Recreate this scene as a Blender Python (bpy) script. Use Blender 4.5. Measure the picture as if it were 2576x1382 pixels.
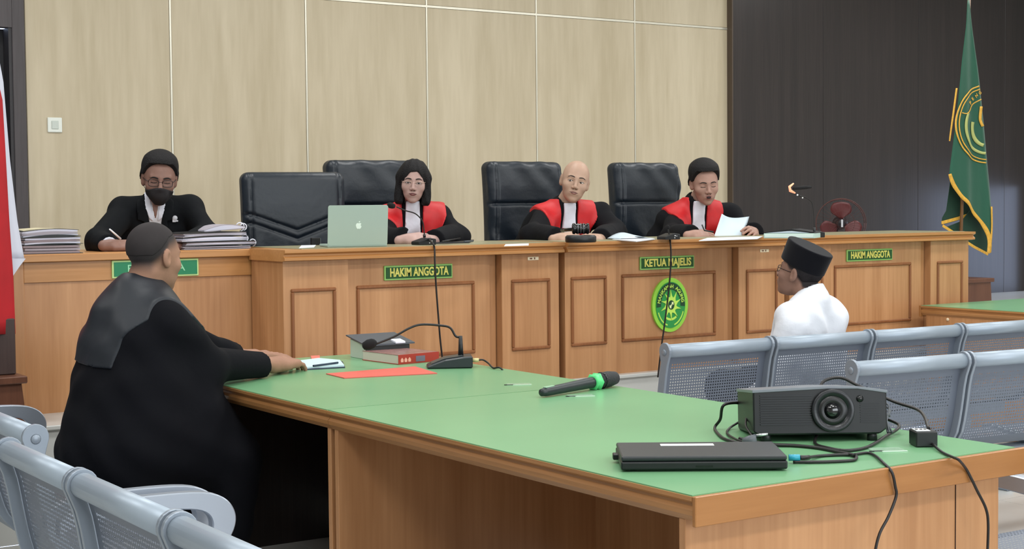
import bpy, bmesh, math, random
import numpy as np
from mathutils import Vector, Matrix

random.seed(7)
for _o in list(bpy.data.objects):
    bpy.data.objects.remove(_o)
SC = bpy.context.scene
COL = SC.collection

# ------------------------------------------------------------------ camera
FPX, W_, H_ = 3825.0, 2576.0, 1382.0
_v1 = Vector((6990-1288, 460-691, FPX)).normalized()          # direction of world X as the lens sees it
_v2 = Vector((-1284-1288, 536-691, FPX))
_v2 = (_v2-_v1*_v2.dot(_v1)).normalized()                     # world Y
_up = _v1.cross(_v2)                                          # world Z
CAMZ = 1.38
CAM = Vector((0, 0, CAMZ))
AX = Vector((_v1[0], _v2[0], _up[0]))                         # camera right, down, forward in the world
AY = Vector((_v1[1], _v2[1], _up[1]))
AZ = Vector((_v1[2], _v2[2], _up[2]))
cam = bpy.data.cameras.new('camera'); camo = bpy.data.objects.new('camera', cam); COL.objects.link(camo)
cam.sensor_width = 36.0; cam.lens = FPX/W_*36.0; cam.clip_start = 0.05; cam.clip_end = 100
M = Matrix((AX, -AY, -AZ)).transposed().to_4x4(); M.translation = CAM
camo.matrix_world = M
SC.camera = camo

def ray(px, py):
    return AX*((px-1288)/FPX)+AY*((py-691)/FPX)+AZ
def PY(px, py, Y):
    r = ray(px, py); return CAM+r*(Y/r.y)
def PZ(px, py, z):
    r = ray(px, py); return CAM+r*((z-CAMZ)/r.z)
def PX(px, py, X):
    r = ray(px, py); return CAM+r*(X/r.x)

# ------------------------------------------------------------------ light, world, exposure
SC.view_settings.view_transform = 'Standard'; SC.view_settings.look = 'None'
SC.view_settings.gamma = 1.0; SC.view_settings.use_curve_mapping = False
SC.view_settings.exposure = 0.0
wd = bpy.data.worlds.new('world'); SC.world = wd; wd.use_nodes = True
bg = wd.node_tree.nodes['Background']; bg.inputs[0].default_value = (0.62, 0.74, 1.0, 1); bg.inputs[1].default_value = 3.0
LIGHT_POWER = 46
def area(name, loc, sx, sy, power, color=(1, 0.995, 0.985)):
    l = bpy.data.lights.new(name, 'AREA'); l.shape = 'RECTANGLE'; l.size = sx; l.size_y = sy; l.energy = power; l.color = color
    o = bpy.data.objects.new(name, l); COL.objects.link(o); o.location = loc
    return o
for ix, X in enumerate((-0.6, 2.2, 5.0, 7.8, 10.4)):
    for iy, Y in enumerate((-1.0, 1.8, 4.6, 7.4)):
        area('ceiling_light', (X, Y, 3.95), 1.2, 0.6, LIGHT_POWER*(1.0 if Y < 2 else 0.78))
# daylight through the windows behind the camera
wl = area('window_light', (3.5, -3.3, 1.9), 6.0, 1.8, 170, (0.86, 0.93, 1.0)); wl.rotation_euler = (math.pi/2, 0, 0)

# ------------------------------------------------------------------ materials
def lin(c):
    c = c/255.0
    return c/12.92 if c <= 0.04045 else ((c+0.055)/1.055)**2.4
def rgb(t):
    return (lin(t[0]), lin(t[1]), lin(t[2]), 1)
MATS = {}
def mat(name, col, rough=0.5, metal=0.0, spec=0.5, var=0.0, vscale=8.0, bump=0.0, bscale=60.0, coat=0.0, alpha=1.0, trans=0.0, emit=None, sheen=0.0):
    if name in MATS: return MATS[name]
    m = bpy.data.materials.new(name); m.use_nodes = True; nt = m.node_tree; b = nt.nodes['Principled BSDF']
    b.inputs['Base Color'].default_value = rgb(col); b.inputs['Roughness'].default_value = rough
    b.inputs['Metallic'].default_value = metal; b.inputs['Specular IOR Level'].default_value = spec
    b.inputs['Coat Weight'].default_value = coat; b.inputs['Alpha'].default_value = alpha
    b.inputs['Transmission Weight'].default_value = trans; b.inputs['Sheen Weight'].default_value = sheen
    if emit: b.inputs['Emission Color'].default_value = rgb(col); b.inputs['Emission Strength'].default_value = emit
    if var or bump:
        tc = nt.nodes.new('ShaderNodeTexCoord')
        n = nt.nodes.new('ShaderNodeTexNoise'); n.inputs['Scale'].default_value = vscale; n.inputs['Detail'].default_value = 4
        nt.links.new(tc.outputs['Object'], n.inputs['Vector'])
        if var:
            r = nt.nodes.new('ShaderNodeValToRGB'); c = rgb(col)
            r.color_ramp.elements[0].position = 0.3; r.color_ramp.elements[1].position = 0.7
            r.color_ramp.elements[0].color = tuple(x*(1-var) for x in c[:3])+(1,)
            r.color_ramp.elements[1].color = tuple(min(1, x*(1+var)) for x in c[:3])+(1,)
            nt.links.new(n.outputs['Fac'], r.inputs[0]); nt.links.new(r.outputs[0], b.inputs['Base Color'])
        if bump:
            n2 = nt.nodes.new('ShaderNodeTexNoise'); n2.inputs['Scale'].default_value = bscale; n2.inputs['Detail'].default_value = 3
            nt.links.new(tc.outputs['Object'], n2.inputs['Vector'])
            bp = nt.nodes.new('ShaderNodeBump'); bp.inputs['Strength'].default_value = bump; bp.inputs['Distance'].default_value = 0.01
            nt.links.new(n2.outputs['Fac'], bp.inputs['Height']); nt.links.new(bp.outputs[0], b.inputs['Normal'])
    MATS[name] = m
    return m

def wood(name, c1, c2, rough=0.35, freq=14.0, stretch=0.06, axis=2, spec=0.5, fine=0.35, rlow=None, coat=0.0):
    """laminate with grain running along one axis, in world-aligned object space"""
    if name in MATS: return MATS[name]
    m = bpy.data.materials.new(name); m.use_nodes = True; nt = m.node_tree; b = nt.nodes['Principled BSDF']
    g = nt.nodes.new('ShaderNodeNewGeometry'); mp = nt.nodes.new('ShaderNodeMapping')
    sc = [1.0, 1.0, 1.0]; sc[axis] = stretch; mp.inputs['Scale'].default_value = sc
    nt.links.new(g.outputs['Position'], mp.inputs['Vector'])
    n = nt.nodes.new('ShaderNodeTexNoise'); n.inputs['Scale'].default_value = freq; n.inputs['Detail'].default_value = 3; n.inputs['Distortion'].default_value = 0.35
    n2 = nt.nodes.new('ShaderNodeTexNoise'); n2.inputs['Scale'].default_value = freq*9; n2.inputs['Detail'].default_value = 2
    nt.links.new(mp.outputs[0], n.inputs['Vector']); nt.links.new(mp.outputs[0], n2.inputs['Vector'])
    mx = nt.nodes.new('ShaderNodeMix'); mx.data_type = 'FLOAT'; mx.inputs[0].default_value = fine
    nt.links.new(n.outputs['Fac'], mx.inputs[2]); nt.links.new(n2.outputs['Fac'], mx.inputs[3])
    r = nt.nodes.new('ShaderNodeValToRGB'); r.color_ramp.elements[0].position = 0.35; r.color_ramp.elements[1].position = 0.65
    r.color_ramp.elements[0].color = rgb(c1); r.color_ramp.elements[1].color = rgb(c2)
    nt.links.new(mx.outputs[0], r.inputs[0]); nt.links.new(r.outputs[0], b.inputs['Base Color'])
    b.inputs['Roughness'].default_value = rough; b.inputs['Specular IOR Level'].default_value = spec; b.inputs['Coat Weight'].default_value = coat
    b.inputs['Coat Roughness'].default_value = 0.2
    MATS[name] = m
    return m

WALLWOOD = wood('pale_wall_laminate', (182, 168, 140), (203, 190, 164), 0.45, 3.2, 0.10, fine=0.3)
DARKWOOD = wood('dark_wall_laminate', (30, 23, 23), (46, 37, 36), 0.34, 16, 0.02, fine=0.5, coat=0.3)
DESK = wood('desk_laminate', (172, 122, 80), (196, 146, 102), 0.38, 7, 0.05)
DESKD = wood('desk_laminate_edge', (176, 122, 70), (196, 142, 92), 0.35, 7, 0.05)
DESKX = wood('desk_laminate_cross', (176, 122, 68), (196, 142, 90), 0.35, 9, 0.05, axis=0)
DESKY = wood('desk_laminate_long', (158, 110, 64), (184, 132, 82), 0.35, 9, 0.05, axis=1)
DESKDK = wood('desk_moulding_dark', (126, 76, 42), (150, 96, 56), 0.4, 9, 0.05)  # mouldings get a darker brown than the panels
BROWNBOX = wood('pedestal_wood', (86, 52, 38), (104, 66, 48), 0.4, 12, 0.06)
GREEN = mat('green_table_laminate', (116, 168, 124), 0.28, spec=0.4, var=0.05, vscale=2.0)
GREEND = mat('bench_inlay', (150, 146, 116), 0.35)
FLOORM = mat('floor_tile', (196, 197, 194), 0.22, var=0.04, vscale=3.0)
GROUT = mat('tile_joint', (160, 160, 156), 0.7)
WHITEWALL = mat('painted_wall', (205, 205, 200), 0.8)
CEILM = mat('ceiling_paint', (225, 225, 222), 0.9)
METALSTRIP = mat('silver_strip', (226, 222, 206), 0.3, metal=0.6)
STEEL = mat('silver_painted_steel', (142, 152, 164), 0.38, metal=0.3, spec=0.5)
STEELD = mat('perforated_steel', (112, 120, 134), 0.45, metal=0.3)
RAIL = mat('silver_rail', (158, 171, 184), 0.42, metal=0.3, spec=0.6)
BLACKP = mat('black_plastic', (17, 19, 22), 0.42)
BLACKG = mat('black_gloss', (14, 16, 18), 0.15)
GREYP = mat('grey_plastic', (74, 80, 86), 0.45)
CABLE = mat('black_cable', (18, 14, 14), 0.45)
FOAM = mat('black_foam', (16, 16, 18), 0.95)
LEATHER = mat('blue_black_leather', (24, 33, 43), 0.42, spec=0.5, bump=0.25, bscale=22)
ROBE = mat('black_robe_cloth', (11, 12, 17), 0.85, spec=0.2, bump=0.3, bscale=18)
SATIN = mat('black_satin', (24, 29, 37), 0.5, spec=0.4, bump=0.2, bscale=10)
SUIT = mat('black_suit_cloth', (9, 12, 16), 0.85, spec=0.2, bump=0.3, bscale=18)
RED = mat('red_satin', (196, 28, 34), 0.55, var=0.12, vscale=14, bump=0.25, bscale=14)
WHITEC = mat('white_cloth', (222, 224, 236), 0.75, bump=0.35, bscale=26)
SHIRT = mat('white_shirt_cloth', (226, 230, 238), 0.75, bump=0.5, bscale=16)
PAPER = mat('white_paper', (222, 228, 234), 0.7)
PAPERB = mat('blue_white_paper', (196, 212, 222), 0.7)
HAIR = mat('black_hair', (17, 15, 17), 0.7, spec=0.3, bump=0.5, bscale=180)
HAIRS = mat('cropped_dark_hair', (38, 35, 37), 0.8, spec=0.2, var=0.25, vscale=40, bump=0.3, bscale=300)
BROW = mat('eyebrow_hair', (28, 20, 20), 0.8)
EYEW = mat('eye_white', (205, 196, 190), 0.3)
IRIS = mat('dark_iris', (20, 12, 10), 0.2)
GOLD = mat('gold_thread', (222, 170, 62), 0.5, var=0.15, vscale=60)
FLAGG = mat('green_flag_cloth', (18, 84, 62), 0.7, bump=0.3, bscale=8, sheen=0.2)
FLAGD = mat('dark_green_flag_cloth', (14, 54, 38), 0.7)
FLAGR = mat('red_flag_cloth', (176, 16, 28), 0.7, var=0.1, vscale=8)
FLAGW = mat('white_flag_cloth', (206, 208, 222), 0.7)
SIGNG = mat('sign_green', (24, 82, 30), 0.4)
SIGNG2 = mat('sign_green_bright', (12, 122, 78), 0.4)
SIGNY = mat('sign_yellow', (226, 218, 110), 0.45)
SIGNL = mat('sign_lime_border', (150, 200, 110), 0.45)
EMLIME = mat('emblem_lime', (150, 214, 70), 0.45)
EMGREEN = mat('emblem_green', (40, 150, 70), 0.45)
EMDARK = mat('emblem_dark_green', (14, 66, 34), 0.5)
EMSUN = mat('emblem_sun_yellow', (196, 236, 96), 0.45)
def skin(name, col):
    m = mat(name, col, 0.5, spec=0.4, var=0.06, vscale=22, bump=0.08, bscale=220)
    m.node_tree.nodes['Principled BSDF'].inputs['Subsurface Weight'].default_value = 0.06
    m.node_tree.nodes['Principled BSDF'].inputs['Subsurface Scale'].default_value = 0.02
    return m

# ------------------------------------------------------------------ object helpers
def link(o, parent=None):
    COL.objects.link(o)
    if parent is not None: o.parent = parent
    return o
def tag(o, label=None, cat=None, group=None, kind=None):
    if label: o['label'] = label
    if cat: o['category'] = cat
    if group: o['group'] = group
    if kind: o['kind'] = kind
    return o
def thing(name, label, cat, loc=(0, 0, 0), rz=0.0, group=None):
    o = bpy.data.objects.new(name, None); o.empty_display_size = 0.05; link(o)
    o.location = loc; o.rotation_euler = (0, 0, rz)
    return tag(o, label, cat, group)
def wm(o):
    """world matrix of an Empty or part chain, without a depsgraph update"""
    m = Matrix.Translation(o.location) @ o.rotation_euler.to_matrix().to_4x4()
    return wm(o.parent) @ m if o.parent else m
def copy_tree(o, parent=None):
    c = o.copy(); COL.objects.link(c)
    if parent is not None: c.parent = parent
    for ch in list(o.children): copy_tree(ch, c)
    return c

class MB:
    def __init__(s): s.b = bmesh.new()
    def box(s, x0, x1, y0, y1, z0, z1, bev=0.0, mi=0, T=None, seg=1):
        t = bmesh.new(); bmesh.ops.create_cube(t, size=1.0)
        for v in t.verts:
            v.co = Vector(((x0+x1)/2+v.co.x*(x1-x0), (y0+y1)/2+v.co.y*(y1-y0), (z0+z1)/2+v.co.z*(z1-z0)))
        if bev: bmesh.ops.bevel(t, geom=list(t.edges), offset=bev, segments=seg, affect='EDGES', profile=0.5)
        s._in(t, mi, T); return s
    def _in(s, t, mi, T, smooth=False):
        base = {}
        for v in t.verts:
            co = T @ v.co if T is not None else v.co
            base[v] = s.b.verts.new(co)
        for f in t.faces:
            try:
                nf = s.b.faces.new([base[v] for v in f.verts]); nf.material_index = mi; nf.smooth = smooth or f.smooth
            except ValueError: pass
        t.free()
    def prism(s, pts, a0, a1, axis='x', mi=0, T=None, bev=0.0, smooth=False):
        """closed outline pts (u,v) extruded from a0 to a1 along axis: x->(y,z), y->(x,z), z->(x,y)"""
        def mk(a, u, v):
            return {'x': (a, u, v), 'y': (u, a, v), 'z': (u, v, a)}[axis]
        t = bmesh.new()
        A = [t.verts.new(mk(a0, *p)) for p in pts]; B = [t.verts.new(mk(a1, *p)) for p in pts]
        n = len(pts)
        t.faces.new(A[::-1]); t.faces.new(B)
        for i in range(n):
            f = t.faces.new((A[i], A[(i+1) % n], B[(i+1) % n], B[i])); f.smooth = smooth
        bmesh.ops.recalc_face_normals(t, faces=list(t.faces))
        if bev: bmesh.ops.bevel(t, geom=list(t.edges), offset=bev, segments=1, affect='EDGES')
        s._in(t, mi, T); return s
    def tube(s, pts, r, seg=8, mi=0, T=None, caps=True, smooth=True):
        pts = [Vector(p) for p in pts]; n = len(pts)
        rs = list(r) if isinstance(r, (list, tuple)) else [r]*n
        t = bmesh.new(); rings = []
        up = None
        for i, p in enumerate(pts):
            d = (pts[min(i+1, n-1)]-pts[max(i-1, 0)])
            if d.length < 1e-9: d = Vector((0, 0, 1))
            d.normalize()
            if up is None:
                a = Vector((0, 0, 1)) if abs(d.z) < 0.9 else Vector((1, 0, 0))
                up = (a-d*a.dot(d)).normalized()
            else:
                up = up-d*up.dot(d)
                up = up.normalized() if up.length > 1e-6 else Vector((1, 0, 0))
            sd = d.cross(up)
            rings.append([t.verts.new(p+(up*math.cos(q)+sd*math.sin(q))*rs[i]) for q in [2*math.pi*k/seg for k in range(seg)]])
        for i in range(n-1):
            for k in range(seg):
                f = t.faces.new((rings[i][k], rings[i][(k+1) % seg], rings[i+1][(k+1) % seg], rings[i+1][k])); f.smooth = smooth
        if caps:
            t.faces.new(rings[0][::-1]); t.faces.new(rings[-1])
        bmesh.ops.recalc_face_normals(t, faces=list(t.faces))
        s._in(t, mi, T); return s
    def lathe(s, prof, c=(0, 0, 0), seg=20, axis='z', mi=0, T=None, sy=1.0):
        t = bmesh.new(); rings = []
        for r, h in prof:
            ring = []
            for k in range(seg):
                q = 2*math.pi*k/seg; a, b_ = r*math.cos(q), r*math.sin(q)*sy
                co = {'z': (a, b_, h), 'y': (a, h, b_), 'x': (h, a, b_)}[axis]
                ring.append(t.verts.new(Vector(c)+Vector(co)))
            rings.append(ring)
        for i in range(len(prof)-1):
            for k in range(seg):
                f = t.faces.new((rings[i][k], rings[i][(k+1) % seg], rings[i+1][(k+1) % seg], rings[i+1][k])); f.smooth = True
        if prof[0][0] > 1e-5: t.faces.new(rings[0][::-1])
        if prof[-1][0] > 1e-5: t.faces.new(rings[-1])
        bmesh.ops.remove_doubles(t, verts=list(t.verts), dist=1e-6)
        bmesh.ops.recalc_face_normals(t, faces=list(t.faces))
        s._in(t, mi, T); return s
    def ball(s, c, r, seg=14, mi=0, T=None):
        if not isinstance(r, (tuple, list)): r = (r, r, r)
        t = bmesh.new(); bmesh.ops.create_uvsphere(t, u_segments=seg, v_segments=max(6, seg//2+2), radius=1.0)
        for v in t.verts: v.co = Vector(c)+Vector((v.co.x*r[0], v.co.y*r[1], v.co.z*r[2]))
        for f in t.faces: f.smooth = True
        s._in(t, mi, T); return s
    def sheet(s, fn, nu, nv, thick=0.0, mi=0, T=None, nrm=None):
        """surface fn(u,v), u,v in 0..1; nrm is the offset direction of the back side"""
        t = bmesh.new()
        g = [[t.verts.new(Vector(fn(i/nu, j/nv))) for j in range(nv+1)] for i in range(nu+1)]
        for i in range(nu):
            for j in range(nv):
                f = t.faces.new((g[i][j], g[i+1][j], g[i+1][j+1], g[i][j+1])); f.smooth = True
        if thick:
            nn = Vector(nrm)*thick
            h = [[t.verts.new(g[i][j].co+nn) for j in range(nv+1)] for i in range(nu+1)]
            for i in range(nu):
                for j in range(nv):
                    f = t.faces.new((h[i][j], h[i][j+1], h[i+1][j+1], h[i+1][j])); f.smooth = True
            for i in range(nu):
                t.faces.new((g[i][0], h[i][0], h[i+1][0], g[i+1][0])); t.faces.new((g[i][nv], g[i+1][nv], h[i+1][nv], h[i][nv]))
            for j in range(nv):
                t.faces.new((g[0][j], g[0][j+1], h[0][j+1], h[0][j])); t.faces.new((g[nu][j], h[nu][j], h[nu][j+1], g[nu][j+1]))
            bmesh.ops.recalc_face_normals(t, faces=list(t.faces))
        s._in(t, mi, T); return s
    def mesh(s, name):
        me = bpy.data.meshes.new(name); s.b.to_mesh(me); s.b.free(); return me

def build(name, mb, m, parent=None, label=None, world=False):
    """ONE mesh object; with world=True the shape was given in world space and is moved into the parent's frame"""
    me = mb.mesh(name) if isinstance(mb, MB) else mb
    if world and parent is not None: me.transform(wm(parent).inverted())
    for x in (m if isinstance(m, (list, tuple)) else [m]): me.materials.append(x)
    o = bpy.data.objects.new(name, me); link(o, parent)
    if label: o['label'] = label
    return o
def solo(name, mb, m, label, cat, group=None, loc=None):
    """a thing that is one mesh, given in world space, origin moved to its base"""
    me = mb.mesh(name)
    if loc is None:
        c = [v.co for v in me.vertices]
        loc = Vector((sum(v.x for v in c)/len(c), sum(v.y for v in c)/len(c), min(v.z for v in c)))
    me.transform(Matrix.Translation(-Vector(loc)))
    o = build(name, me, m); o.location = loc
    return tag(o, label, cat, group)
def structure(name, mb, m, parent=None):
    o = build(name, mb, m, parent)
    if parent is None: o['kind'] = 'structure'
    return o
def text(parent, name, s, m, size, loc, rot, width=None, ext=0.001, bold=0.0):
    cu = bpy.data.curves.new(name, 'FONT'); cu.body = s; cu.size = size; cu.align_x = 'CENTER'; cu.align_y = 'CENTER'; cu.extrude = ext; cu.offset = bold
    cu.resolution_u = 3
    t = bpy.data.objects.new('tmp', cu); COL.objects.link(t)
    dg = bpy.context.evaluated_depsgraph_get(); dg.update()
    me = bpy.data.meshes.new_from_object(t.evaluated_get(dg)); bpy.data.objects.remove(t)
    xs = [v.co.x for v in me.vertices]
    if width and xs:
        me.transform(Matrix.Scale(width/(max(xs)-min(xs)), 4, (1, 0, 0)))
    me.transform(Matrix.Translation(loc) @ rot.to_4x4())
    me.materials.clear(); me.materials.append(m)
    o = bpy.data.objects.new(name, me); link(o, parent)
    return o
def catmull(pts, n=6):
    P = [Vector(p) for p in pts]; out = []
    for i in range(len(P)-1):
        a, b, c, d = P[max(i-1, 0)], P[i], P[i+1], P[min(i+2, len(P)-1)]
        for k in range(n):
            t = k/n
            out.append(0.5*((2*b)+(c-a)*t+(2*a-5*b+4*c-d)*t*t+(3*b-a-3*c+d)*t**3))
    out.append(P[-1]); return out
RX90 = Matrix.Rotation(math.pi/2, 3, 'X')

# ------------------------------------------------------------------ signed-distance modelling (people, leather chairs)
def V3(v): return np.array((v[0], v[1], v[2]), dtype=np.float32)
def smin(a, b, k):
    h = np.clip(0.5+0.5*(b-a)/k, 0, 1); return b+(a-b)*h-k*h*(1-h)
def smax(a, b, k): return -smin(-a, -b, k)
def rc(p, a, b, r1, r2):
    a = V3(a); b = V3(b); ab = b-a; L = float(ab @ ab)+1e-9
    t = np.clip(((p-a) @ ab)/L, 0, 1)
    return np.linalg.norm(p-a-t[:, None]*ab, axis=1)-(r1+(r2-r1)*t)
def el(p, c, r):
    r = np.array(r, dtype=np.float32); q = p-V3(c)
    k0 = np.linalg.norm(q/r, axis=1); k1 = np.linalg.norm(q/(r*r), axis=1)+1e-9
    return k0*(k0-1.0)/k1
def rbox(p, c, h, r):
    q = np.abs(p-V3(c))-(np.array(h, dtype=np.float32)-r)
    return np.linalg.norm(np.maximum(q, 0), axis=1)+np.minimum(q.max(axis=1), 0)-r
def near(fn, c, R):
    """evaluate fn only near a centre; elsewhere return the distance to the bounding ball"""
    c = V3(c)
    def f(p):
        d = np.linalg.norm(p-c, axis=1)-R
        m = d < 0.06
        out = np.maximum(d, 0.05)
        if m.any(): out[m] = fn(p[m])
        return out
    return f
def sdf_mesh(f, lo, hi, h, name='surface', reach=1.35):
    lo = np.array(lo, dtype=np.float32); hi = np.array(hi, dtype=np.float32); B = 8
    nb = np.ceil((hi-lo)/(B*h)).astype(int)
    gi = np.stack(np.meshgrid(*[np.arange(n) for n in nb], indexing='ij'), -1).reshape(-1, 3)
    cen = lo+(gi+0.5)*(B*h)
    d = f(cen.astype(np.float32))
    gi = gi[np.abs(d) < B*h*0.87*reach+0.012]
    loc = np.stack(np.meshgrid(*[np.arange(B+1)]*3, indexing='ij'), -1).reshape(-1, 3)
    n = len(gi)
    if n == 0: return bpy.data.meshes.new(name)
    vals = np.empty((n, (B+1)**3), dtype=np.float32)
    CH = 600
    for s0 in range(0, n, CH):
        g = gi[s0:s0+CH]
        pts = lo+(g[:, None, :]*B+loc[None])*np.float32(h)
        vals[s0:s0+CH] = f(pts.reshape(-1, 3).astype(np.float32)).reshape(len(g), -1)
    v = vals.reshape(n, B+1, B+1, B+1); ins = v < 0
    cor = [(i, j, k) for i in (0, 1) for j in (0, 1) for k in (0, 1)]
    cv = [v[:, i:i+B, j:j+B, k:k+B] for i, j, k in cor]
    ci = [ins[:, i:i+B, j:j+B, k:k+B] for i, j, k in cor]
    cnt = sum(c.astype(np.int8) for c in ci)
    act = (cnt > 0) & (cnt < 8)
    idx = np.argwhere(act); b0 = idx[:, 0]; cell = gi[b0]*B+idx[:, 1:]
    acc = np.zeros((len(idx), 3), dtype=np.float32); num = np.zeros(len(idx), dtype=np.float32)
    C = [c[act] for c in cv]
    for a in range(8):
        for b in range(a+1, 8):
            df = [cor[b][q]-cor[a][q] for q in range(3)]
            if sum(abs(x) for x in df) != 1: continue
            va, vb = C[a], C[b]; m = (va < 0) != (vb < 0)
            t = va/(va-vb+1e-12)
            for q in range(3):
                acc[:, q] += np.where(m, cor[a][q]+df[q]*t, 0)
            num += m
    pos = lo+(cell+acc/num[:, None])*h
    S = nb*B+2
    def key(c): return (c[:, 0].astype(np.int64)*S[1]+c[:, 1])*S[2]+c[:, 2]
    k = key(cell); o = np.argsort(k); ks = k[o]
    faces = []
    for ax in range(3):
        a1, a2 = (ax+1) % 3, (ax+2) % 3
        sl0 = [slice(None), slice(0, B), slice(0, B), slice(0, B)]; sl1 = list(sl0); sl1[ax+1] = slice(1, B+1)
        i0 = ins[tuple(sl0)]; i1 = ins[tuple(sl1)]
        e = np.argwhere(i0 != i1)
        if len(e) == 0: continue
        fl = i0[tuple(e.T)]
        c = gi[e[:, 0]]*B+e[:, 1:]
        q = []; ok = np.ones(len(c), bool)
        for da, db in ((0, 0), (-1, 0), (-1, -1), (0, -1)):
            cc = c.copy(); cc[:, a1] += da; cc[:, a2] += db
            ok &= (cc >= 0).all(axis=1)
            kk = key(cc); p_ = np.clip(np.searchsorted(ks, kk), 0, len(ks)-1)
            ok &= ks[p_] == kk; q.append(o[p_])
        q = np.stack(q, 1); q[fl == 0] = q[fl == 0][:, ::-1]
        faces.append(q[ok])
    F = np.concatenate(faces)
    me = bpy.data.meshes.new(name)
    me.vertices.add(len(pos)); me.vertices.foreach_set('co', pos.astype(np.float32).ravel())
    me.loops.add(F.size); me.loops.foreach_set('vertex_index', F.astype(np.int32).ravel())
    me.polygons.add(len(F)); me.polygons.foreach_set('loop_start', np.arange(0, F.size, 4, dtype=np.int32))
    me.polygons.foreach_set('use_smooth', np.ones(len(F), dtype=bool))
    me.update(calc_edges=True)
    return me
def poly2(px, pz, poly):
    """2-D signed distance to a polygon"""
    n = len(poly); d = np.full(px.shape, 1e9, dtype=np.float32); s = np.ones(px.shape, dtype=np.float32)
    for i in range(n):
        ax, ay = poly[i]; bx, by = poly[i-1]
        ex, ey = bx-ax, by-ay; wx, wy = px-ax, pz-ay
        t = np.clip((wx*ex+wy*ey)/(ex*ex+ey*ey+1e-12), 0, 1)
        dx, dy = wx-ex*t, wy-ey*t; d = np.minimum(d, dx*dx+dy*dy)
        c1 = pz >= ay; c2 = pz < by; c3 = ex*wy > ey*wx
        fl = (c1 & c2 & c3) | (~c1 & ~c2 & ~c3); s = np.where(fl, -s, s)
    return s*np.sqrt(d)

# ------------------------------------------------------------------ ROOM
DZ = 0.48                      # dais height
DY = 6.265                     # dais front edge
WY = 9.6                       # back wall
YB, YL = 6.273, 6.63           # fronts of the judges' benches and of the clerk's desk
XDOOR = 2.80; XDARK = 8.642

mb = MB(); mb.box(-3.5, 12.6, -3.5, DY-0.001, -0.05, -0.0015)
fl = structure('floor', mb, GROUT)
tile = MB(); tile.box(-0.2985, 0.2985, -0.2985, 0.2985, -0.004, 0.0, bev=0.0)
tme = tile.mesh('floor_tile'); tme.materials.append(FLOORM)
for X, Y, mx in [(a*0.6, b*0.6, 1) for a in range(-1, 13) for b in range(1, 11)]:
    r = X*0.83-Y*0.558; f = X*0.557+Y*0.83
    if f < 0.8 or abs(r) > 0.42*f+0.6 or Y+0.3 > DY: continue
    o = bpy.data.objects.new('floor_tile', tme); link(o, fl); o.location = (X, Y, 0)
mb = MB(); mb.box(-3.5, 12.6, DY, WY+0.2, 0.0, DZ-0.02, mi=0); mb.box(-3.5, 12.6, DY-0.018, WY+0.2, DZ-0.02, DZ, bev=0.004)
structure('floor_dais', mb, FLOORM)
mb = MB(); mb.box(-3.5, 12.6, -3.5, WY+0.2, 4.0, 4.1); structure('ceiling', mb, CEILM)
mb = MB(); mb.box(-3.6, -3.5, -3.5, WY+0.2, 0, 4.05); structure('wall_left', mb, WHITEWALL)
mb = MB(); mb.box(-3.5, 12.6, -3.6, -3.5, 0, 4.05); structure('wall_front', mb, WHITEWALL)
# right wall; unseen daylit opening added and sized to reflect in the dark laminate
mb = MB(); mb.box(12.5, 12.6, -3.5, 8.2, 0, 4.05); mb.box(12.5, 12.6, 8.2, 9.4, 1.5, 4.05); mb.box(12.5, 12.6, 8.2, 9.4, 0, DZ); mb.box(12.5, 12.6, 9.4, WY+0.2, 0, 4.05)
structure('wall_right', mb, WHITEWALL)
# back wall: backing, then every laminate panel as a piece of its own
wb = MB(); wb.box(XDOOR-0.03, 12.6, WY+0.02, WY+0.1, DZ, 4.05); wallb = structure('wall_back', wb, METALSTRIP)
ST = 2.82                      # height of the horizontal strip
edges = [XDOOR, 3.777, 4.775, 5.762, 6.747, 7.725, XDARK]
edges = [XDOOR]+[PY(px, 300, WY).x for px in (433, 773, 1076, 1351, 1598)]+[XDARK]
for i in range(6):
    a, b = edges[i]+0.008, edges[i+1]-0.008
    for z0, z1 in ((DZ, ST-0.008), (ST+0.012, 4.0)):
        p = MB(); p.box(a, b, WY, WY+0.02, z0, z1, bev=0.002); build('wall_panel', p, WALLWOOD, wallb)
for i in range(1, 6):
    p = MB(); p.box(edges[i]-0.006, edges[i]+0.006, WY-0.001, WY+0.02, DZ, 4.0); build('metal_strip', p, METALSTRIP, wallb)
p = MB(); p.box(XDOOR, XDARK, WY-0.002, WY+0.02, ST-0.006, ST+0.010); build('metal_strip', p, METALSTRIP, wallb)
# dark laminate part of the wall, boards with fine joints
dk = MB(); dk.box(XDARK+0.01, 12.6, WY-0.03, WY+0.02, DZ, 4.0); wd_ = structure('wall_back_dark', dk, mat('joint_black', (12, 9, 9), 0.7))
x = XDARK; k = 0
while x < 12.5:
    w = 1.22 if k else 1.05
    p = MB(); p.box(x, min(x+w-0.003, 12.5), WY-0.06, WY-0.03, DZ, 4.0, bev=0.001); build('wall_board', p, DARKWOOD, wd_); x += w; k += 1
p = MB(); p.box(XDARK-0.012, XDARK, WY-0.062, WY, DZ, 4.0); structure('trim_1', p, wood('dark_edge', (74, 62, 52), (88, 74, 62), 0.5))
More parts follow.
